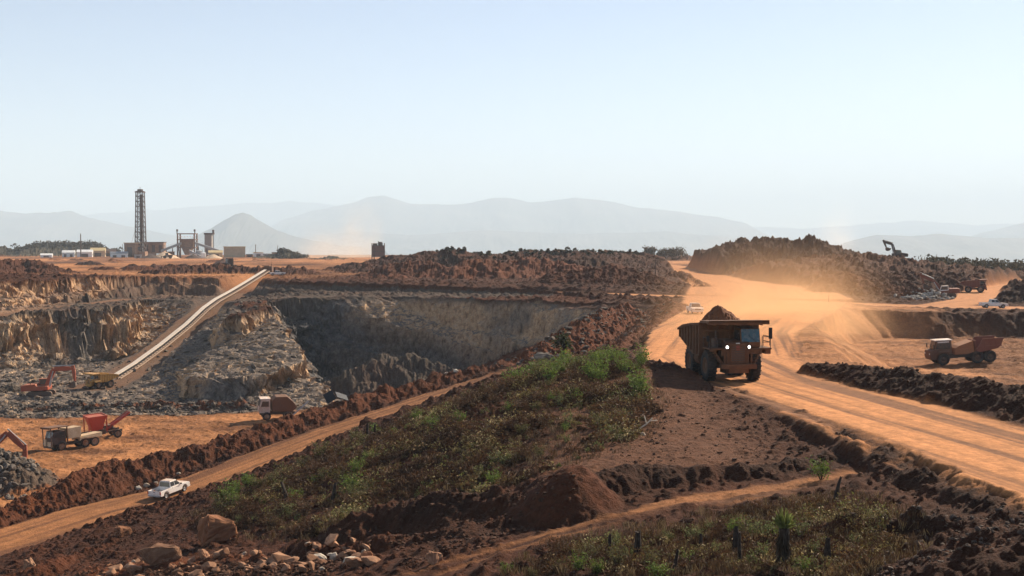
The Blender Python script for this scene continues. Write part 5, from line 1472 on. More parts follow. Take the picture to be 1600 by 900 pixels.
def loader(label, px, d, heading, paint, scale=1.0):
    root = thing('wheel_loader', label, 'loader'); R = 0.85
    for s in (-1, 1):
        for y in (1.6, -1.6): wheel(root, (s * 1.1, y, R), R, 0.6, STEEL, 0.5, 14, 18)
    m = MB(); m.box((0, 0, 1.0), (1.2, 4.6, 0.6)); m.prism([(-0.3, 1.2), (-0.2, 2.2), (-2.8, 2.1), (-3.0, 1.2)], -1.1, 1.1); m.build('body', paint, root, bevel=0.06)
    m = MB(); m.box((0, 0.4, 2.4), (1.5, 1.6, 1.9)); cab = m.build('cab', paint, root, bevel=0.08)
    for s in (-0.76, 0.76):
        m = MB(); m.box((s, 0.4, 2.6), (0.02, 1.3, 1.1)); m.build('window', GLASS, cab)
    m = MB()
    for s in (-0.5, 0.5): m.tube([(s, 0.9, 1.9), (s, 2.8, 1.3), (s, 3.6, 0.6)], 0.16)
    m.build('lift_arm', paint, root)
    m = MB(); m.prism([(3.4, 0.2), (4.6, 0.15), (4.5, 0.3), (3.7, 0.5), (3.6, 1.3), (3.9, 1.6), (3.4, 1.4)], -1.5, 1.5); m.build('bucket', STEEL, root)
    seat(root, *at(px, d), heading, (1.1, 1.6), 0, scale)
loader('dark wheel loader parked on the bank above the conveyor', 357, 470, (0.6, -0.8), P_DARK, 1.5)
loader('brown wheel loader working at the foot of the crusher tower', 262, 900, (-0.9, -0.3), P_BROWN, 1.2)
# ------------------------------------------------------------------ plants
def leaf_material(name, translucency=0.35):
    m = bpy.data.materials.new(name); m.use_nodes = True; nt = m.node_tree; L = nt.links
    b = nt.nodes['Principled BSDF']; out = nt.nodes['Material Output']
    at_ = N(nt, 'ShaderNodeAttribute', attribute_name='col').outputs['Color']
    L.new(at_, b.inputs['Base Color']); b.inputs['Roughness'].default_value = 0.7; b.inputs['Specular IOR Level'].default_value = 0.2
    tr_ = N(nt, 'ShaderNodeBsdfTranslucent'); L.new(at_, tr_.inputs['Color'])
    mx = N(nt, 'ShaderNodeMixShader'); mx.inputs[0].default_value = translucency
    L.new(b.outputs[0], mx.inputs[1]); L.new(tr_.outputs[0], mx.inputs[2]); L.new(mx.outputs[0], out.inputs['Surface'])
    return m
M_LEAF = leaf_material('leaves'); M_BRUSH = leaf_material('dry_brush', 0.2)
BARK = plain('dark_bark', (0.035, 0.024, 0.018), 0.95, 4.0, 0.5)
NR = np.random.default_rng(11)

def leaves_to_mesh(name, cen, nrm, size, aspect, colour, mat):
    """one four cornered leaf at each centre"""
    n = len(cen)
    a = NR.normal(size=(n, 3)); a -= nrm * (a * nrm).sum(1)[:, None]; a /= np.linalg.norm(a, axis=1)[:, None] + 1e-9
    b = np.cross(nrm, a)
    l = size[:, None] * a; w = (size * aspect)[:, None] * b; bend = nrm * (size * 0.18)[:, None]
    V = np.stack([cen - l, cen + w + bend, cen + l, cen - w + bend], 1).reshape(-1, 3)
    me = mesh_from_arrays(name, V, np.arange(n * 4).reshape(n, 4), mat, False)
    ca = me.attributes.new('col', 'FLOAT_COLOR', 'POINT')
    c4 = np.repeat(np.concatenate([colour, np.ones((n, 1))], 1), 4, 0).astype(np.float32)
    ca.data.foreach_set('color', c4.ravel())
    return me

def blades_to_mesh(name, base, tip, width, colour, mat):
    n = len(base)
    d = tip - base; s = NR.normal(size=(n, 3)); s -= d * ((s * d).sum(1) / ((d * d).sum(1) + 1e-9))[:, None]; s /= np.linalg.norm(s, axis=1)[:, None] + 1e-9
    s *= width[:, None]; mid = base + d * 0.55 + np.array([0, 0, 1]) * (0.06 * np.linalg.norm(d, axis=1))[:, None]
    V = np.stack([base - s, base + s, mid + s * 0.7, tip, mid - s * 0.7], 1).reshape(-1, 3)
    i = np.arange(n)[:, None] * 5
    me = bpy.data.meshes.new(name)
    Fq = np.concatenate([i + np.array([[0, 1, 2, 4]])], 0); Ft = i + np.array([[4, 2, 3, 3]])
    me = mesh_from_arrays(name, V, np.concatenate([Fq], 0), mat, False)
    ca = me.attributes.new('col', 'FLOAT_COLOR', 'POINT')
    ca.data.foreach_set('color', np.repeat(np.concatenate([colour, np.ones((n, 1))], 1), 5, 0).astype(np.float32).ravel())
    return me

def unit(v): return v / (np.linalg.norm(v, axis=1)[:, None] + 1e-9)

MOUND = [p[:2] for p in Wl((300, 805, 98), (400, 765, 104), (520, 705, 113), (720, 625, 126), (855, 585, 130), (900, 566, 132), (960, 572, 118), (1012, 596, 102), (1020, 650, 91), (975, 700, 83), (880, 728, 77.5), (760, 770, 76), (640, 800, 79), (540, 828, 79), (430, 838, 83), (330, 832, 93))]
NEARBED = [p[:2] for p in Wl((870, 850, 60), (930, 822, 62), (1050, 806, 63.5), (1200, 790, 66), (1300, 785, 66), (1400, 800, 60), (1425, 840, 54), (1330, 905, 48), (820, 905, 57))]
def scatter(poly, n, seed, minsd=0.0):
    r = np.random.default_rng(seed); P = np.array(poly); out = []
    while sum(len(o) for o in out) < n:
        q = r.uniform(P.min(0) - 1, P.max(0) + 1, size=(n * 2, 2))
        sd = poly_sd(poly, q[:, 0], q[:, 1]) + 2.0 * fbm(q[:, 0] / 5, q[:, 1] / 5, seed)
        out.append(q[sd > minsd])
    return np.concatenate(out)[:n]

def undergrowth():
    A = scatter(MOUND, 9500, 21); B = scatter(NEARBED, 2300, 22)
    near = np.concatenate([np.zeros(len(A)), np.ones(len(B))])
    C = np.concatenate([A, B])
    patch = fbm(C[:, 0] / 6, C[:, 1] / 6, 31, 3)
    keep = NR.uniform(size=len(C)) < np.where(near > 0, 0.75, np.clip(0.50 + 1.7 * patch, 0.04, 1))
    C = C[keep]; patch = patch[keep]; near = near[keep]
    z = terrain(C[:, 0], C[:, 1])
    n = len(C)
    tone = fbm(C[:, 0] / 4.5, C[:, 1] / 4.5, 33, 3) + 0.25 * NR.normal(size=n)
    pal = np.array([[0.044, 0.022, 0.012], [0.085, 0.042, 0.020], [0.125, 0.075, 0.030], [0.150, 0.115, 0.042], [0.120, 0.120, 0.036], [0.32, 0.25, 0.12]])
    q = np.digitize(tone, [-0.22, 0.05, 0.22, 0.42, 0.60])
    hgt = np.where(near > 0, 0.30, 0.42) * (0.45 + 1.6 * NR.uniform(size=n) ** 3) * (1 + 1.1 * np.clip(patch, -0.5, 0.8))
    K = 34
    idx = np.repeat(np.arange(n), K)
    u = unit(NR.normal(size=(n * K, 3))); u[:, 2] = np.abs(u[:, 2])
    rad = NR.uniform(0.35, 1.0, size=n * K) ** 0.6
    cen = np.stack([C[idx, 0], C[idx, 1], z[idx]], 1) + u * rad[:, None] * np.stack([hgt[idx] * 1.15, hgt[idx] * 1.15, hgt[idx] * 1.2], 1)
    sz = np.where(near[idx] > 0, 0.05, 0.08) * NR.uniform(0.5, 1.7, size=n * K)
    colr = 1.2 * pal[q[idx]] * NR.uniform(0.55, 1.5, size=(n * K, 1))
    dry = (q[idx] < 2)
    asp = np.where(dry, 0.22, 0.55); sz = np.where(dry, sz * 1.9, sz)
    o = link_mesh('undergrowth', leaves_to_mesh('undergrowth', cen, unit(NR.normal(size=(n * K, 3)) + u * 0.6), sz, asp, colr, M_BRUSH))
    tag(o, 'dry brown and olive scrub covering the mound and the near slope', 'undergrowth', kind='stuff')
undergrowth()
def dry_grass():
    A = scatter(MOUND, 2600, 41, -1.5); B = scatter(NEARBED, 1500, 42, -1.0)
    C = np.concatenate([A, B]); z = terrain(C[:, 0], C[:, 1]); n = len(C); K = 9
    idx = np.repeat(np.arange(n), K)
    base = np.stack([C[idx, 0], C[idx, 1], z[idx]], 1) + NR.normal(size=(n * K, 3)) * np.array([0.14, 0.14, 0.0])
    h = NR.uniform(0.25, 0.75, size=n)[idx]
    tip = base + np.stack([NR.normal(size=n * K) * 0.35 * h, NR.normal(size=n * K) * 0.35 * h, h], 1)
    col_ = np.where(NR.uniform(size=(n, 1)) < 0.3, np.array([[0.20, 0.14, 0.07]]), np.array([[0.085, 0.05, 0.024]]))[idx] * NR.uniform(0.6, 1.4, size=(n * K, 1))
    o = link_mesh('dry_grass', blades_to_mesh('dry_grass', base, tip, np.full(n * K, 0.014), col_, M_BRUSH))
    tag(o, 'straw coloured dry grass stalks among the scrub', 'grass', kind='stuff')
dry_grass()

def shrub_meshes(seed, kind):
    """foliage and stem of one shrub about 1 m tall"""
    r = np.random.default_rng(seed)
    st = MB(); tips = []
    for k in range(7):
        a = 2 * math.pi * (k + r.uniform(0, 0.7)) / 7; sp = r.uniform(0.15, 0.5)
        p1 = (math.cos(a) * sp * 0.5, math.sin(a) * sp * 0.5, r.uniform(0.25, 0.45)); p2 = (math.cos(a) * sp, math.sin(a) * sp, r.uniform(0.55, 0.95))
        st.cyl((0, 0, -0.1), p1, 0.022, 0.015, 5); st.cyl(p1, p2, 0.015, 0.006, 5); tips += [p1, p2, tuple((np.array(p1) + p2) / 2)]
    tips = np.array(tips)
    n = 420 if kind != 'upright' else 260
    c = tips[r.integers(0, len(tips), n)] + r.normal(size=(n, 3)) * (np.array([0.12, 0.12, 0.11]) if kind != 'upright' else np.array([0.08, 0.08, 0.13]))
    c[:, 2] = np.clip(c[:, 2], 0.03, 1.2)
    base = {'bright': np.array([0.115, 0.165, 0.032]), 'olive': np.array([0.105, 0.095, 0.036]), 'upright': np.array([0.14, 0.155, 0.055]), 'dry': np.array([0.085, 0.045, 0.024])}[kind]
    colr = base * r.uniform(0.55, 1.4, size=(n, 1)) * np.array([1, 1, 1]) + r.uniform(0, 0.02, size=(n, 3)) * np.array([1, 0.7, 0.2])
    nr = unit(r.normal(size=(n, 3)) + np.array([0, 0, 0.7]))
    fm = leaves_to_mesh('foliage', c, nr, r.uniform(0.035, 0.075, size=n), np.full(n, 0.5), colr, M_LEAF)
    me = bpy.data.meshes.new('stem'); me.from_pydata(st.v, [], st.f); me.materials.append(BARK)
    return fm, me
SHRUBS = {k: [shrub_meshes(50 + 7 * i + 100 * j, k) for i in range(3)] for j, k in enumerate(('bright', 'olive', 'upright', 'dry'))}
def shrub(px, d, size, kind, label, group=None, squash=1.0):
    x, y = at(px, d)
    fm, sm = rng.choice(SHRUBS[kind])
    t = thing('shrub', label, 'shrub', group); t.location = (x, y, H(x, y) - 0.05); t.rotation_euler.z = rng.uniform(0, 6.28); t.scale = (size, size, size * squash)
    link_mesh('foliage', fm, t); link_mesh('stem', sm, t)
    return t
LB = 'leafy bright green shrub in the thicket on top of the brushy mound'
for k in range(58):
    u = rng.random(); px = 800 + 205 * u; d = 128 - 30 * (0.45 * u + 0.55 * rng.random() ** 1.3) + rng.uniform(-3, 3)
    shrub(px + rng.uniform(-8, 8), d, rng.uniform(0.9, 1.8), 'bright' if rng.random() < 0.75 else 'olive', LB, 'green shrubs on top of the mound')
shrub(880, 121, 2.3, 'bright', 'tallest bright green shrub at the very top of the mound')
t_ = shrub(997, 99, 2.0, 'bright', 'round dense green bush at the right edge of the brush beside bare gravel', squash=0.95)
t_ = shrub(1002, 98, 1.7, 'bright', 'smaller green bush growing against the round dense bush')
shrub(546, 91, 1.7, 'bright', 'lone bright green bush in the dry brush above the dark banks')
shrub(1286, 71, 1.25, 'bright', 'lone green bush on the edge of the reddish track')
LO = 'olive green shrub growing along the edge of the dirt road near the white pickup'
for px, d, s in ((340, 101, 1.3), (352, 101, 1.7), (365, 102, 1.5), (385, 103, 1.5), (400, 102, 1.2), (425, 103, 1.2), (440, 105, 1.4), (470, 108, 1.2), (500, 110, 1.5), (555, 113, 1.4), (585, 115, 1.3), (360, 97, 1.4), (345, 96, 1.5)):
    shrub(px, d, s, rng.choice(['olive', 'olive', 'bright']), LO, 'olive shrubs along the dirt road')
LM = 'olive or yellow green shrub scattered through the dry brush of the mound'
for k in range(62):
    c = scatter(MOUND, 1, 500 + k, 1.0)[0]
    x, y = float(c[0]), float(c[1])
    shrub(800 + x / y * F_PX, y, rng.uniform(0.6, 1.3), rng.choice(['olive', 'olive', 'upright', 'bright']), LM, 'olive shrubs on the mound')
for k in range(70):
    c = scatter(MOUND, 1, 700 + k, 0.5)[0]
    x, y = float(c[0]), float(c[1])
    shrub(800 + x / y * F_PX, y, rng.uniform(0.8, 1.7), 'dry', 'brown dried out bush in the scrub of the mound', 'dry bushes on the mound', 0.8)
LN = 'yellow green shrub on the near slope among dead stumps'
for px, d, s in ((918, 59, 0.9), (960, 60, 1.1), (925, 58, 0.9), (965, 56, 1.1), (905, 55, 0.9), (935, 55, 0.8), (985, 57, 0.8), (1020, 55, 0.9), (1080, 60, 1.0), (1095, 59, 0.8), (1150, 60, 1.1), (1165, 60, 1.2), (1180, 59, 1.1), (1200, 58, 1.2), (1215, 58, 1.0), (1255, 57, 1.0),
                (1075, 55, 0.8), (1180, 52, 0.8), (1195, 53, 0.9), (1120, 56, 0.7), (1275, 53, 0.8), (1290, 55, 0.7), (1340, 55, 0.7), (1045, 60, 0.8), (1110, 62, 0.7), (880, 57, 0.7), (1235, 53, 0.7)):
    shrub(px, d, s * 0.85, rng.choice(['upright', 'upright', 'olive', 'bright']), LN, 'yellow green shrubs on the near slope')
shrub(1028, 52.0, 1.0, 'bright', 'bright green bush at the bottom edge right of centre', squash=0.8)
shrub(1262, 49.8, 0.7, 'bright', 'small bright green bush at the foot of the spiky palm')
shrub(790, 57.5, 0.6, 'bright', 'small bright green plant alone beside the rutted track')
shrub(832, 56, 0.5, 'olive', 'low green plant at the bottom edge beside the track fork')

def spiky_palm():
    x, y = at(1228, 50.5); z = H(x, y)
    root = thing('palm', 'spiky leaved palm with dark shaggy trunk on the near slope', 'palm'); root.location = (x, y, z)
    m = MB(); m.cyl((0, 0, -0.2), (0.03, 0, 0.9), 0.22, 0.19, 10); m.cyl((0.03, 0, 0.9), (0, 0, 1.75), 0.19, 0.22, 10); m.build('trunk', BARK, root)
    r = np.random.default_rng(3)
    n = 130; a = r.uniform(0, 6.283, n); b = np.stack([0.15 * np.cos(a), 0.15 * np.sin(a), r.uniform(0.6, 1.7, n)], 1)
    tp = b + np.stack([np.cos(a) * r.uniform(0.15, 0.4, n), np.sin(a) * r.uniform(0.15, 0.4, n), -r.uniform(0.5, 1.0, n)], 1)
    link_mesh('dead_leaves', blades_to_mesh('dead_leaves', b, tp, np.full(n, 0.035), np.tile([[0.05, 0.034, 0.02]], (n, 1)) * r.uniform(0.6, 1.4, (n, 1)), M_BRUSH), root)
    n = 120; a = r.uniform(0, 6.283, n); e = r.uniform(0.15, 1.45, n); L_ = r.uniform(0.7, 1.15, n)
    b = np.stack([0.08 * np.cos(a), 0.08 * np.sin(a), 1.65 + 0.2 * r.random(n)], 1)
    tp = b + np.stack([np.cos(a) * np.cos(e) * L_ * 0.75, np.sin(a) * np.cos(e) * L_ * 0.75, np.sin(e) * L_], 1)
    link_mesh('crown', blades_to_mesh('crown', b, tp, np.full(n, 0.03), np.array([[0.12, 0.14, 0.04]]) * r.uniform(0.6, 1.4, (n, 1)), M_LEAF), root)
spiky_palm()

def stump(px, d, h, r0, label, lean=(0, 0), group=None):
    x, y = at(px, d); z = H(x, y)
    m = MB(); n = 9; rr = random.Random(int(px)); rings = 5; vs = []; fs = []
    for i in range(rings):
        t = i / (rings - 1)
        for k in range(n):
            a = 2 * math.pi * k / n; r = r0 * (1 - 0.5 * t) * rr.uniform(0.8, 1.15)
            vs.append((lean[0] * t * t + r * math.cos(a), lean[1] * t * t + r * math.sin(a), -0.3 + (h + 0.3) * t + (rr.uniform(-0.25, 0.3) * r0 * 2 if i == rings - 1 else 0)))
    for i in range(rings - 1):
        for k in range(n): fs.append((i * n + k, i * n + (k + 1) % n, (i + 1) * n + (k + 1) % n, (i + 1) * n + k))
    fs.append(tuple((rings - 1) * n + k for k in range(n)))
    m.add(vs, fs); o = m.build('tree_stump', BARK); o.location = (x, y, z); tag(o, label, 'stump', group)
stump(998, 57.5, 1.15, 0.22, 'thick dark tapering stump with shrubs on both sides')
stump(954, 58.5, 1.0, 0.14, 'dark stump standing behind the tall yellow green shrub')
stump(1056, 53, 1.05, 0.11, 'thin dark snag beside the bright green bush at the bottom', (0.12, 0))
stump(1097, 58, 0.7, 0.13, 'short dark stump in the middle of the near slope')
stump(1152, 56, 1.15, 0.20, 'broad charred stump left of the spiky palm')
stump(1158, 53, 1.2, 0.12, 'slim charred post left of the spiky palm')
stump(1297, 50.5, 1.0, 0.19, 'dark stump just right of the spiky palm')
stump(1308, 66, 1.2, 0.14, 'curved dark trunk leaning by the lone green bush on the track edge', (0.35, 0.2))
stump(573, 111.5, 1.5, 0.2, 'dark snag standing at the roadside edge of the brush')
stump(585, 111, 1.3, 0.16, 'second slimmer snag at the roadside edge of the brush')
stump(448, 92, 1.9, 0.22, 'leaning burnt snag in the lower brush', (-0.5, 0.2))
stump(518, 90, 1.3, 0.2, 'short burnt snag near the lone bright green bush', (0.2, 0))

def small_tree(px, d, h, w, label, name='tree', col_=(0.045, 0.05, 0.022), nleaf=700, ls=0.12):
    x, y = at(px, d); z = H(x, y)
    root = thing(name, label, 'tree'); root.location = (x, y, z - (0.28 * h if d > 500 else 0))
    r = np.random.default_rng(int(px)); m = MB(); m.cyl((0, 0, -0.2), (0.05, 0, h * 0.55), 0.035 * h, 0.022 * h, 7); tips = [(0.05, 0, h * 0.8)]
    for k in range(9):
        a = r.uniform(0, 6.28); t0 = r.uniform(0.3, 0.7) * h
        e = (math.cos(a) * w * r.uniform(0.25, 0.5), math.sin(a) * w * r.uniform(0.25, 0.5), min(h * 0.97, t0 + r.uniform(0.15, 0.35) * h)); m.cyl((0.02, 0, t0), e, 0.014 * h, 0.005 * h, 5); tips.append(e)
    m.cyl((0.05, 0, h * 0.55), (0.05, 0, h * 0.9), 0.02 * h, 0.006 * h, 6); m.build('trunk', BARK, root)
    tips = np.array(tips); c = tips[r.integers(0, len(tips), nleaf)] + r.normal(size=(nleaf, 3)) * np.array([w * 0.13, w * 0.13, h * 0.085])
    colr = np.array([col_]) * r.uniform(0.5, 1.6, (nleaf, 1))
    link_mesh('crown', leaves_to_mesh('crown', c, unit(r.normal(size=(nleaf, 3))), r.uniform(0.7, 1.4, nleaf) * ls, np.full(nleaf, 0.5), colr, M_LEAF), root)
small_tree(880, 133, 3.2, 1.5, 'small slender tree standing alone behind the green thicket')
small_tree(1018, 810, 11.0, 9, 'pointed dusty tree on the left of the three at the stockpile foot', col_=(0.075, 0.055, 0.034), nleaf=1100, ls=0.6)
small_tree(1040, 808, 9.0, 9.5, 'rounded dusty tree in the middle of the three at the stockpile foot', col_=(0.075, 0.055, 0.034), nleaf=1100, ls=0.6)
small_tree(1061, 805, 8.5, 12, 'broad dusty tree nearest the stockpile of the three', col_=(0.075, 0.055, 0.034), nleaf=1100, ls=0.6)

def treeline(name, pts, h, label, n=2600, ls=0.55, col_=(0.058, 0.047, 0.030)):
    """far scrub that reads as one mass: leaf clumps along a strip of ground"""
    P = np.array([at(px, d) for px, d in pts]); r = np.random.default_rng(len(label))
    t = r.uniform(0, len(P) - 1, n // 22); i = np.minimum(t.astype(int), len(P) - 2); f = t - i
    c = P[i] * (1 - f)[:, None] + P[i + 1] * f[:, None] + r.normal(size=(len(t), 2)) * np.array([2.0, 10.0])
    z = terrain(c[:, 0], c[:, 1]); hh = h * r.uniform(0.35, 1.0, len(t)); k = np.repeat(np.arange(len(t)), 22)
    u = unit(r.normal(size=(len(k), 3))); u[:, 2] = np.abs(u[:, 2])
    cen = np.stack([c[k, 0], c[k, 1], z[k]], 1) + u * (r.uniform(0.3, 1, len(k)) ** 0.5)[:, None] * np.stack([hh[k] * 0.9, hh[k] * 0.9, hh[k]], 1)
    o = link_mesh(name, leaves_to_mesh(name, cen, unit(r.normal(size=(len(k), 3)) + u), r.uniform(0.6, 1.4, len(k)) * ls, np.full(len(k), 0.6), np.array([col_]) * r.uniform(0.5, 1.5, (len(k), 1)), M_LEAF))
    tag(o, label, 'scrub', kind='stuff')
treeline('scrub', [(1440, 425), (1520, 432), (1600, 440), (1660, 440)], 3.2, 'dark scrub line on the ridge at the right edge', 5000)
treeline('scrub', [(690, 492), (760, 492), (830, 497), (900, 500), (1000, 525)], 1.1, 'low scrub along the crest of the middle dirt heaps', 5000)
treeline('scrub', [(20, 1125), (60, 1130), (110, 1130), (150, 1130), (185, 1125)], 5.0, 'dark scrub on the low hill behind the white sheds', 5000, 1.0)
treeline('scrub', [(436, 900), (455, 900), (475, 900)], 3.0, 'dark scrub mound right of the hut row', 1800, 0.8)

# ------------------------------------------------------------------ rocks
RK_TAN = rock_mat('tan_rock', (0.15, 0.066, 0.036), (0.38, 0.21, 0.12))
RK_RED = rock_mat('red_rock', (0.13, 0.052, 0.026), (0.30, 0.135, 0.065), 1.0)
RK_GREY = rock_mat('grey_rock', (0.06, 0.050, 0.042), (0.19, 0.155, 0.125))
RK_PALE = rock_mat('pale_rock', (0.34, 0.27, 0.20), (0.60, 0.52, 0.42))
tan_m = [rock_mesh(300 + k, RK_TAN, 1, rng.uniform(0.6, 1.0), 0.05, npts=11) for k in range(8)]
red_m = [rock_mesh(320 + k, RK_RED, 1, rng.uniform(0.6, 1.0)) for k in range(4)]
grey_m = [rock_mesh(340 + k, RK_GREY, 1, rng.uniform(0.6, 1.0)) for k in range(7)]
pale_m = [rock_mesh(360 + k, RK_PALE, 1, rng.uniform(0.6, 0.9)) for k in range(3)]
def rock_at(px, py, d, size, meshes, label, group=None, name='rock', sink=0.18, rot=None, scale3=None):
    x, y = at(px, d); z = H(x, y)
    o = link_mesh(name, meshes if isinstance(meshes, bpy.types.Mesh) else rng.choice(meshes))
    s3 = scale3 or (rng.uniform(0.8, 1.25), rng.uniform(0.8, 1.25), rng.uniform(0.65, 1.0))
    o.scale = tuple(size * q for q in s3)
    o.rotation_euler = rot or (rng.uniform(-0.5, 0.5), rng.uniform(-0.5, 0.5), rng.uniform(0, 6.28))
    o.location = (x, y, z + size * (0.5 - sink) * s3[2] * 0.75)
    return tag(o, label, 'rock', group)
big1 = rock_mesh(900, RK_RED, 3, 0.95, 0.10, 'boulder', 18); big2 = rock_mesh(905, RK_TAN, 3, 0.7, 0.10, 'boulder', 16)
def boulder_at(px, d, size, me, label, rot, s3):
    o = rock_at(px, 0, d, size, me, label, None, 'boulder', 0.22, rot, s3); o['category'] = 'boulder'; return o
boulder_at(336, 86, 3.3, big1, 'huge red brown boulder standing above the rock heap', (0.1, 0.25, 0.6), (0.95, 0.9, 1.0))
boulder_at(249, 79.5, 2.6, big2, 'large pale tan slab boulder on the left of the rock heap', (0.15, -0.1, 0.3), (1.2, 0.9, 0.62))
boulder_at(316, 79, 1.3, big2, 'tan ridged boulder right below the huge red brown boulder', (0.4, 0.5, 1.8), (1.1, 0.9, 0.8))
boulder_at(41, 90, 1.35, big2, 'tan leaning boulder near the lower left corner', (0.9, 0.2, 0.4), (0.8, 0.8, 1.1))
boulder_at(497, 71.5, 1.0, pale_m[0], 'pale square boulder at the right end of the rock heap', (0.1, 0.1, 0.5), (1.15, 0.9, 0.9))
boulder_at(520, 70.5, 0.9, pale_m[1], 'pale upright boulder leaning at the end of the rock heap', (0.5, 0.2, 1.4), (0.6, 0.6, 1.1))
boulder_at(567, 69, 0.75, pale_m[2], 'pale upright stone alone in the dark bank', (0.1, 0.1, 0.4), (0.55, 0.5, 1.1))
boulder_at(678, 62, 1.2, big2, 'tan rock poking up beside the rutted track', (0.3, 0.1, 1.0), (0.9, 0.8, 0.9))
boulder_at(571, 67, 1.0, big1, 'orange brown rounded boulder at the bottom edge', (0.2, 0.3, 2.0), (0.9, 0.9, 1.0))
boulder_at(545, 67.2, 1.1, pale_m[0], 'flat cream rock lying at the bottom edge', (0.1, 0.2, 2.6), (1.2, 0.9, 0.6))
boulder_at(188, 97.5, 1.6, big1, 'dark round boulder at the edge of the dirt road', (0.2, 0.1, 1.0), (1.0, 0.9, 0.8))
boulder_at(850, 138, 3.2, rock_mesh(911, RK_GREY, 2, 0.8, 0.05, 'boulder', 12), 'blocky grey boulder beside the end of the red windrow', (0.05, 0.25, 0.3), (1.1, 0.8, 0.8))
LR = 'reddish tan rock in the heap along the bottom left'
for k in range(175):
    u = rng.random(); px = 150 + 430 * u ** 0.9; d = 80 - 12 * u + rng.uniform(-3.0, 3.5)
    s = rng.choice([0.28, 0.35, 0.42, 0.5, 0.65, 0.8, 1.05]) * rng.uniform(0.8, 1.2)
    rock_at(px, 0, d, s, rng.choice([tan_m, tan_m, tan_m, red_m, red_m, pale_m]) if s < 0.6 else tan_m, LR, 'rocks in the bottom left heap')
LG = 'dark grey rock in the pile on the left edge of the lower bench'
for k in range(115):
    px = rng.triangular(-20, 58, 5); d = rng.uniform(133, 147)
    rock_at(px, 0, d, rng.choice([0.35, 0.5, 0.7, 0.9]) * rng.uniform(0.8, 1.2), grey_m, LG, 'grey rocks on the lower bench')
for (px, d, s, lb) in ((697, 163.5, 0.75, 'white rock on the windrow crest above the pit ridge'), (712, 164.3, 0.7, 'white rock just right of the other white rock on the windrow crest'), (1006, 84, 0.5, 'flat white stone lying on the bare gravel of the mound'),
                       (226, 128, 0.9, 'pale broken block in the row on the windrow by the pickup'), (240, 129, 0.8, 'pale block right of the broken block on the windrow'), (214, 127, 0.9, 'tan slab at the left of the block row on the windrow'), (276, 131, 0.6, 'white stone on the windrow right of the block row')):
    rock_at(px, 0, d, s, pale_m, lb, sink=0.2)

def stones(name, label, samples, mat, smin, smax, seed):
    """loose small stones nobody could count, as one object"""
    r = np.random.default_rng(seed)
    P = np.concatenate(samples); P = P[terrain(P[:, 0], P[:, 1], True)[4] < 0.22]; n = len(P); z = terrain(P[:, 0], P[:, 1])
    ico = bmesh.new(); bmesh.ops.create_icosphere(ico, subdivisions=1, radius=0.5); B = np.array([v.co[:] for v in ico.verts]); Fi = np.array([[v.index for v in f.verts] for f in ico.faces]); ico.free()
    s = smin + (smax - smin) * r.random(n) ** 3
    sc = s[:, None] * np.stack([r.uniform(0.7, 1.4, n), r.uniform(0.7, 1.4, n), r.uniform(0.5, 0.9, n)], 1)
    jit = 1 + 0.28 * r.normal(size=(n, len(B), 1)).clip(-1.5, 1.5)
    a = r.uniform(0, 6.28, n); ca, sa = np.cos(a), np.sin(a)
    V = B[None] * jit * sc[:, None, :]
    V = np.stack([V[..., 0] * ca[:, None] - V[..., 1] * sa[:, None], V[..., 0] * sa[:, None] + V[..., 1] * ca[:, None], V[..., 2]], -1)
    V += np.stack([P[:, 0], P[:, 1], z + 0.12 * s], 1)[:, None, :]
    Fq = (Fi[None] + (np.arange(n) * len(B))[:, None, None]).reshape(-1, 3)
    o = link_mesh(name, mesh_from_arrays(name, V.reshape(-1, 3), Fq, mat, False)); tag(o, label, 'rubble', kind='stuff')
def poly_px(*rows): return [p[:2] for p in Wl(*rows)]
def along(pts, n, spread, seed):
    r = np.random.default_rng(seed); P = np.array([p[:2] for p in pts]); t = r.uniform(0, len(P) - 1, n); i = np.minimum(t.astype(int), len(P) - 2); f = (t - i)[:, None]
    return P[i] * (1 - f) + P[i + 1] * f + r.normal(size=(n, 2)) * spread
stones('rubble', 'small brown stones littering the near banks and windrows', [
    scatter(poly_px((20, 895, 92), (60, 870, 96), (200, 815, 108), (330, 800, 100), (340, 840, 88), (250, 895, 78)), 700, 61), along(HEAPS[0][0], 900, 2.0, 62), along(HEAPS[1][0], 900, 1.8, 63), along(HEAPS[2][0], 500, 1.5, 64),
    scatter(poly_px((120, 890, 80), (300, 850, 78), (560, 895, 70), (500, 905, 66), (150, 905, 78)), 2600, 66),
    scatter(poly_px((1000, 600, 104), (1250, 680, 84), (1280, 715, 77), (950, 735, 76)), 500, 67), scatter(poly_px((560, 830, 79), (820, 780, 73), (900, 800, 68), (640, 895, 62)), 900, 68), scatter(NEARBED, 900, 69)], rock_mat('brown_stone', (0.05, 0.024, 0.014), (0.17, 0.085, 0.05)), 0.05, 0.27, 5)
stones('rubble', 'small dark clods and grey stones on the soil bank at the lower right', [scatter(poly_px((1330, 810, 60), (1600, 800, 58), (1650, 905, 46), (1350, 905, 47)), 1500, 65)], rock_mat('dark_clod', (0.03, 0.018, 0.013), (0.16, 0.115, 0.09)), 0.04, 0.26, 9)
stones('rubble', 'grey broken rock scattered over the pit benches and the spur', [
    scatter([(-115, 258), (-70, 300), (-40, 300), (-36, 215), (-60, 203), (-120, 205)], 1300, 71), along(HEAPS[12][0], 700, 3.0, 72), along(HEAPS[13][0], 900, 3.0, 73), along(HEAPS[17][0], 900, 6.0, 74)], RK_GREY, 0.25, 1.1, 6)
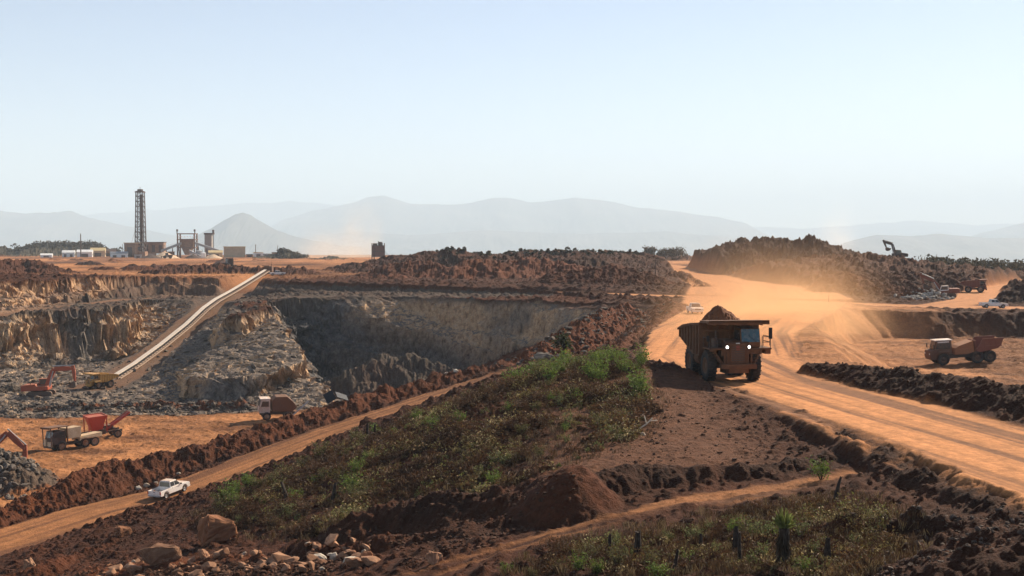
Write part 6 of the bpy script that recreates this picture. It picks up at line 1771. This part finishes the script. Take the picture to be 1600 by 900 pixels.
stones('rubble', 'pale broken rubble at the foot of the right stockpile below the excavator', [along([at(1425, 289), at(1445, 288), at(1482, 290)], 260, 1.8, 75), along([at(1445, 296), at(1455, 294)], 60, 1.0, 76)], rock_mat('rubble_pale', (0.20, 0.17, 0.14), (0.5, 0.46, 0.40)), 0.4, 1.3, 7)
stones('rubble', 'rusty scrap and dirt clods dumped behind the windrow', [along([at(468, 158), at(500, 158), at(545, 160)], 160, 1.3, 77)], RK_RED, 0.25, 0.9, 8)

def bleached_branch():
    x, y = at(1000, 85.5); z = H(x, y)
    m = MB(); m.tube([(0, 0, 0.05), (0.5, 0.2, 0.35), (0.9, 0.2, 0.75)], 0.05, 5); m.tube([(0.5, 0.2, 0.35), (0.35, 0.3, 0.9)], 0.04, 5); m.tube([(0.7, 0.2, 0.55), (1.2, 0.1, 0.6)], 0.035, 5)
    o = m.build('dead_branch', plain('bleached_wood', (0.62, 0.52, 0.40), 0.8)); o.location = (x, y, z); tag(o, 'bleached dead branch lying on the bare gravel of the mound', 'branch')
bleached_branch()

# ------------------------------------------------------------------ dust hanging in the air
def dust(label, lo, hi, density, colour, noise_scale, seed, low=2.2, power=1.5, turn=0.0):
    bm = bmesh.new(); bmesh.ops.create_cube(bm, size=1.0)
    c = [(a + b) / 2 for a, b in zip(lo, hi)]; s = [b - a for a, b in zip(lo, hi)]
    for v in bm.verts: v.co = (v.co.x * s[0], v.co.y * s[1], v.co.z * s[2])
    me = bpy.data.meshes.new('dust'); bm.to_mesh(me); bm.free()
    m = bpy.data.materials.new('hanging_dust'); m.use_nodes = True; nt = m.node_tree; L = nt.links
    nt.nodes.remove(nt.nodes['Principled BSDF'])
    tc = N(nt, 'ShaderNodeTexCoord'); sp = N(nt, 'ShaderNodeSeparateXYZ'); L.new(tc.outputs['Generated'], sp.inputs[0])
    def math_(op, a, b=None, clamp=False):
        n_ = N(nt, 'ShaderNodeMath', operation=op); n_.use_clamp = clamp
        for k, q in enumerate((a, b)):
            if q is None: continue
            if isinstance(q, (int, float)): n_.inputs[k].default_value = q
            else: L.new(q, n_.inputs[k])
        return n_.outputs[0]
    # thins out towards the sides of the cloud and with height
    def bell(v): 
        a = math_('SUBTRACT', v, 0.5); a = math_('MULTIPLY', a, 2.0); a = math_('MULTIPLY', a, a); a = math_('SUBTRACT', 1.0, a, True); return math_('POWER', a, 2.5)
    f = math_('MULTIPLY', bell(sp.outputs[0]), bell(sp.outputs[1]))
    h = math_('SUBTRACT', 1.0, sp.outputs[2], True); h = math_('POWER', h, low); f = math_('MULTIPLY', f, h)
    nz = N(nt, 'ShaderNodeTexNoise', Scale=noise_scale, Detail=3.0); nz.noise_dimensions = '4D'; nz.inputs['W'].default_value = seed * 3.7; L.new(tc.outputs['Object'], nz.inputs['Vector'])
    q = math_('SUBTRACT', nz.outputs[0], 0.36, True); q = math_('MULTIPLY', q, 3.2); q = math_('POWER', q, power); f = math_('MULTIPLY', f, q)
    f = math_('MULTIPLY', f, density)
    pv = N(nt, 'ShaderNodeVolumePrincipled'); pv.inputs['Color'].default_value = (*colour, 1); pv.inputs['Anisotropy'].default_value = 0.3
    L.new(f, pv.inputs['Density']); L.new(pv.outputs[0], nt.nodes['Material Output'].inputs['Volume'])
    me.materials.append(m)
    o = link_mesh('dust', me); o.location = c; o.rotation_euler.z = turn; tag(o, label, 'dust', kind='stuff')
ORD = (0.97, 0.60, 0.32)
dust('orange dust cloud hanging over the haul road behind the truck', (20, 113, -13), (58, 262, 4), 0.10, ORD, 0.07, 1, 2.6, turn=math.radians(-15))
dust('low dust trail on the orange flat left of the bin tower', (-175, 880, -10), (-95, 1000, 22), 0.06, (1.0, 0.86, 0.72), 0.02, 3, 2.5)
dust('tall pale dust plume rising left of the bin tower', (-150, 1010, -10), (-100, 1060, 40), 0.10, (1.0, 0.88, 0.76), 0.03, 4, 1.2, power=2.2)
dust('white dust plume rising behind the right stockpile', (128, 530, -12), (152, 560, 24), 0.09, (1.0, 0.95, 0.88), 0.05, 5, 1.0, power=2.4)

# repeats of one kind share a group
for cat_, grp_ in (('pickup', 'white pickups on the mine roads'), ('excavator', 'excavators in the mine'), ('haul truck', 'haul trucks in the mine'), ('pole', 'poles and masts'), ('stump', 'dead stumps and snags in the scrub'),
                   ('boulder', 'large boulders'), ('shed', 'sheds and huts of the plant'), ('tank', 'tanks of the plant'), ('loader', 'wheel loaders near the plant'), ('tree', 'trees')):
    for o_ in list(COL.objects):
        if o_.parent is None and o_.get('category') == cat_ and not o_.get('group'): o_['group'] = grp_
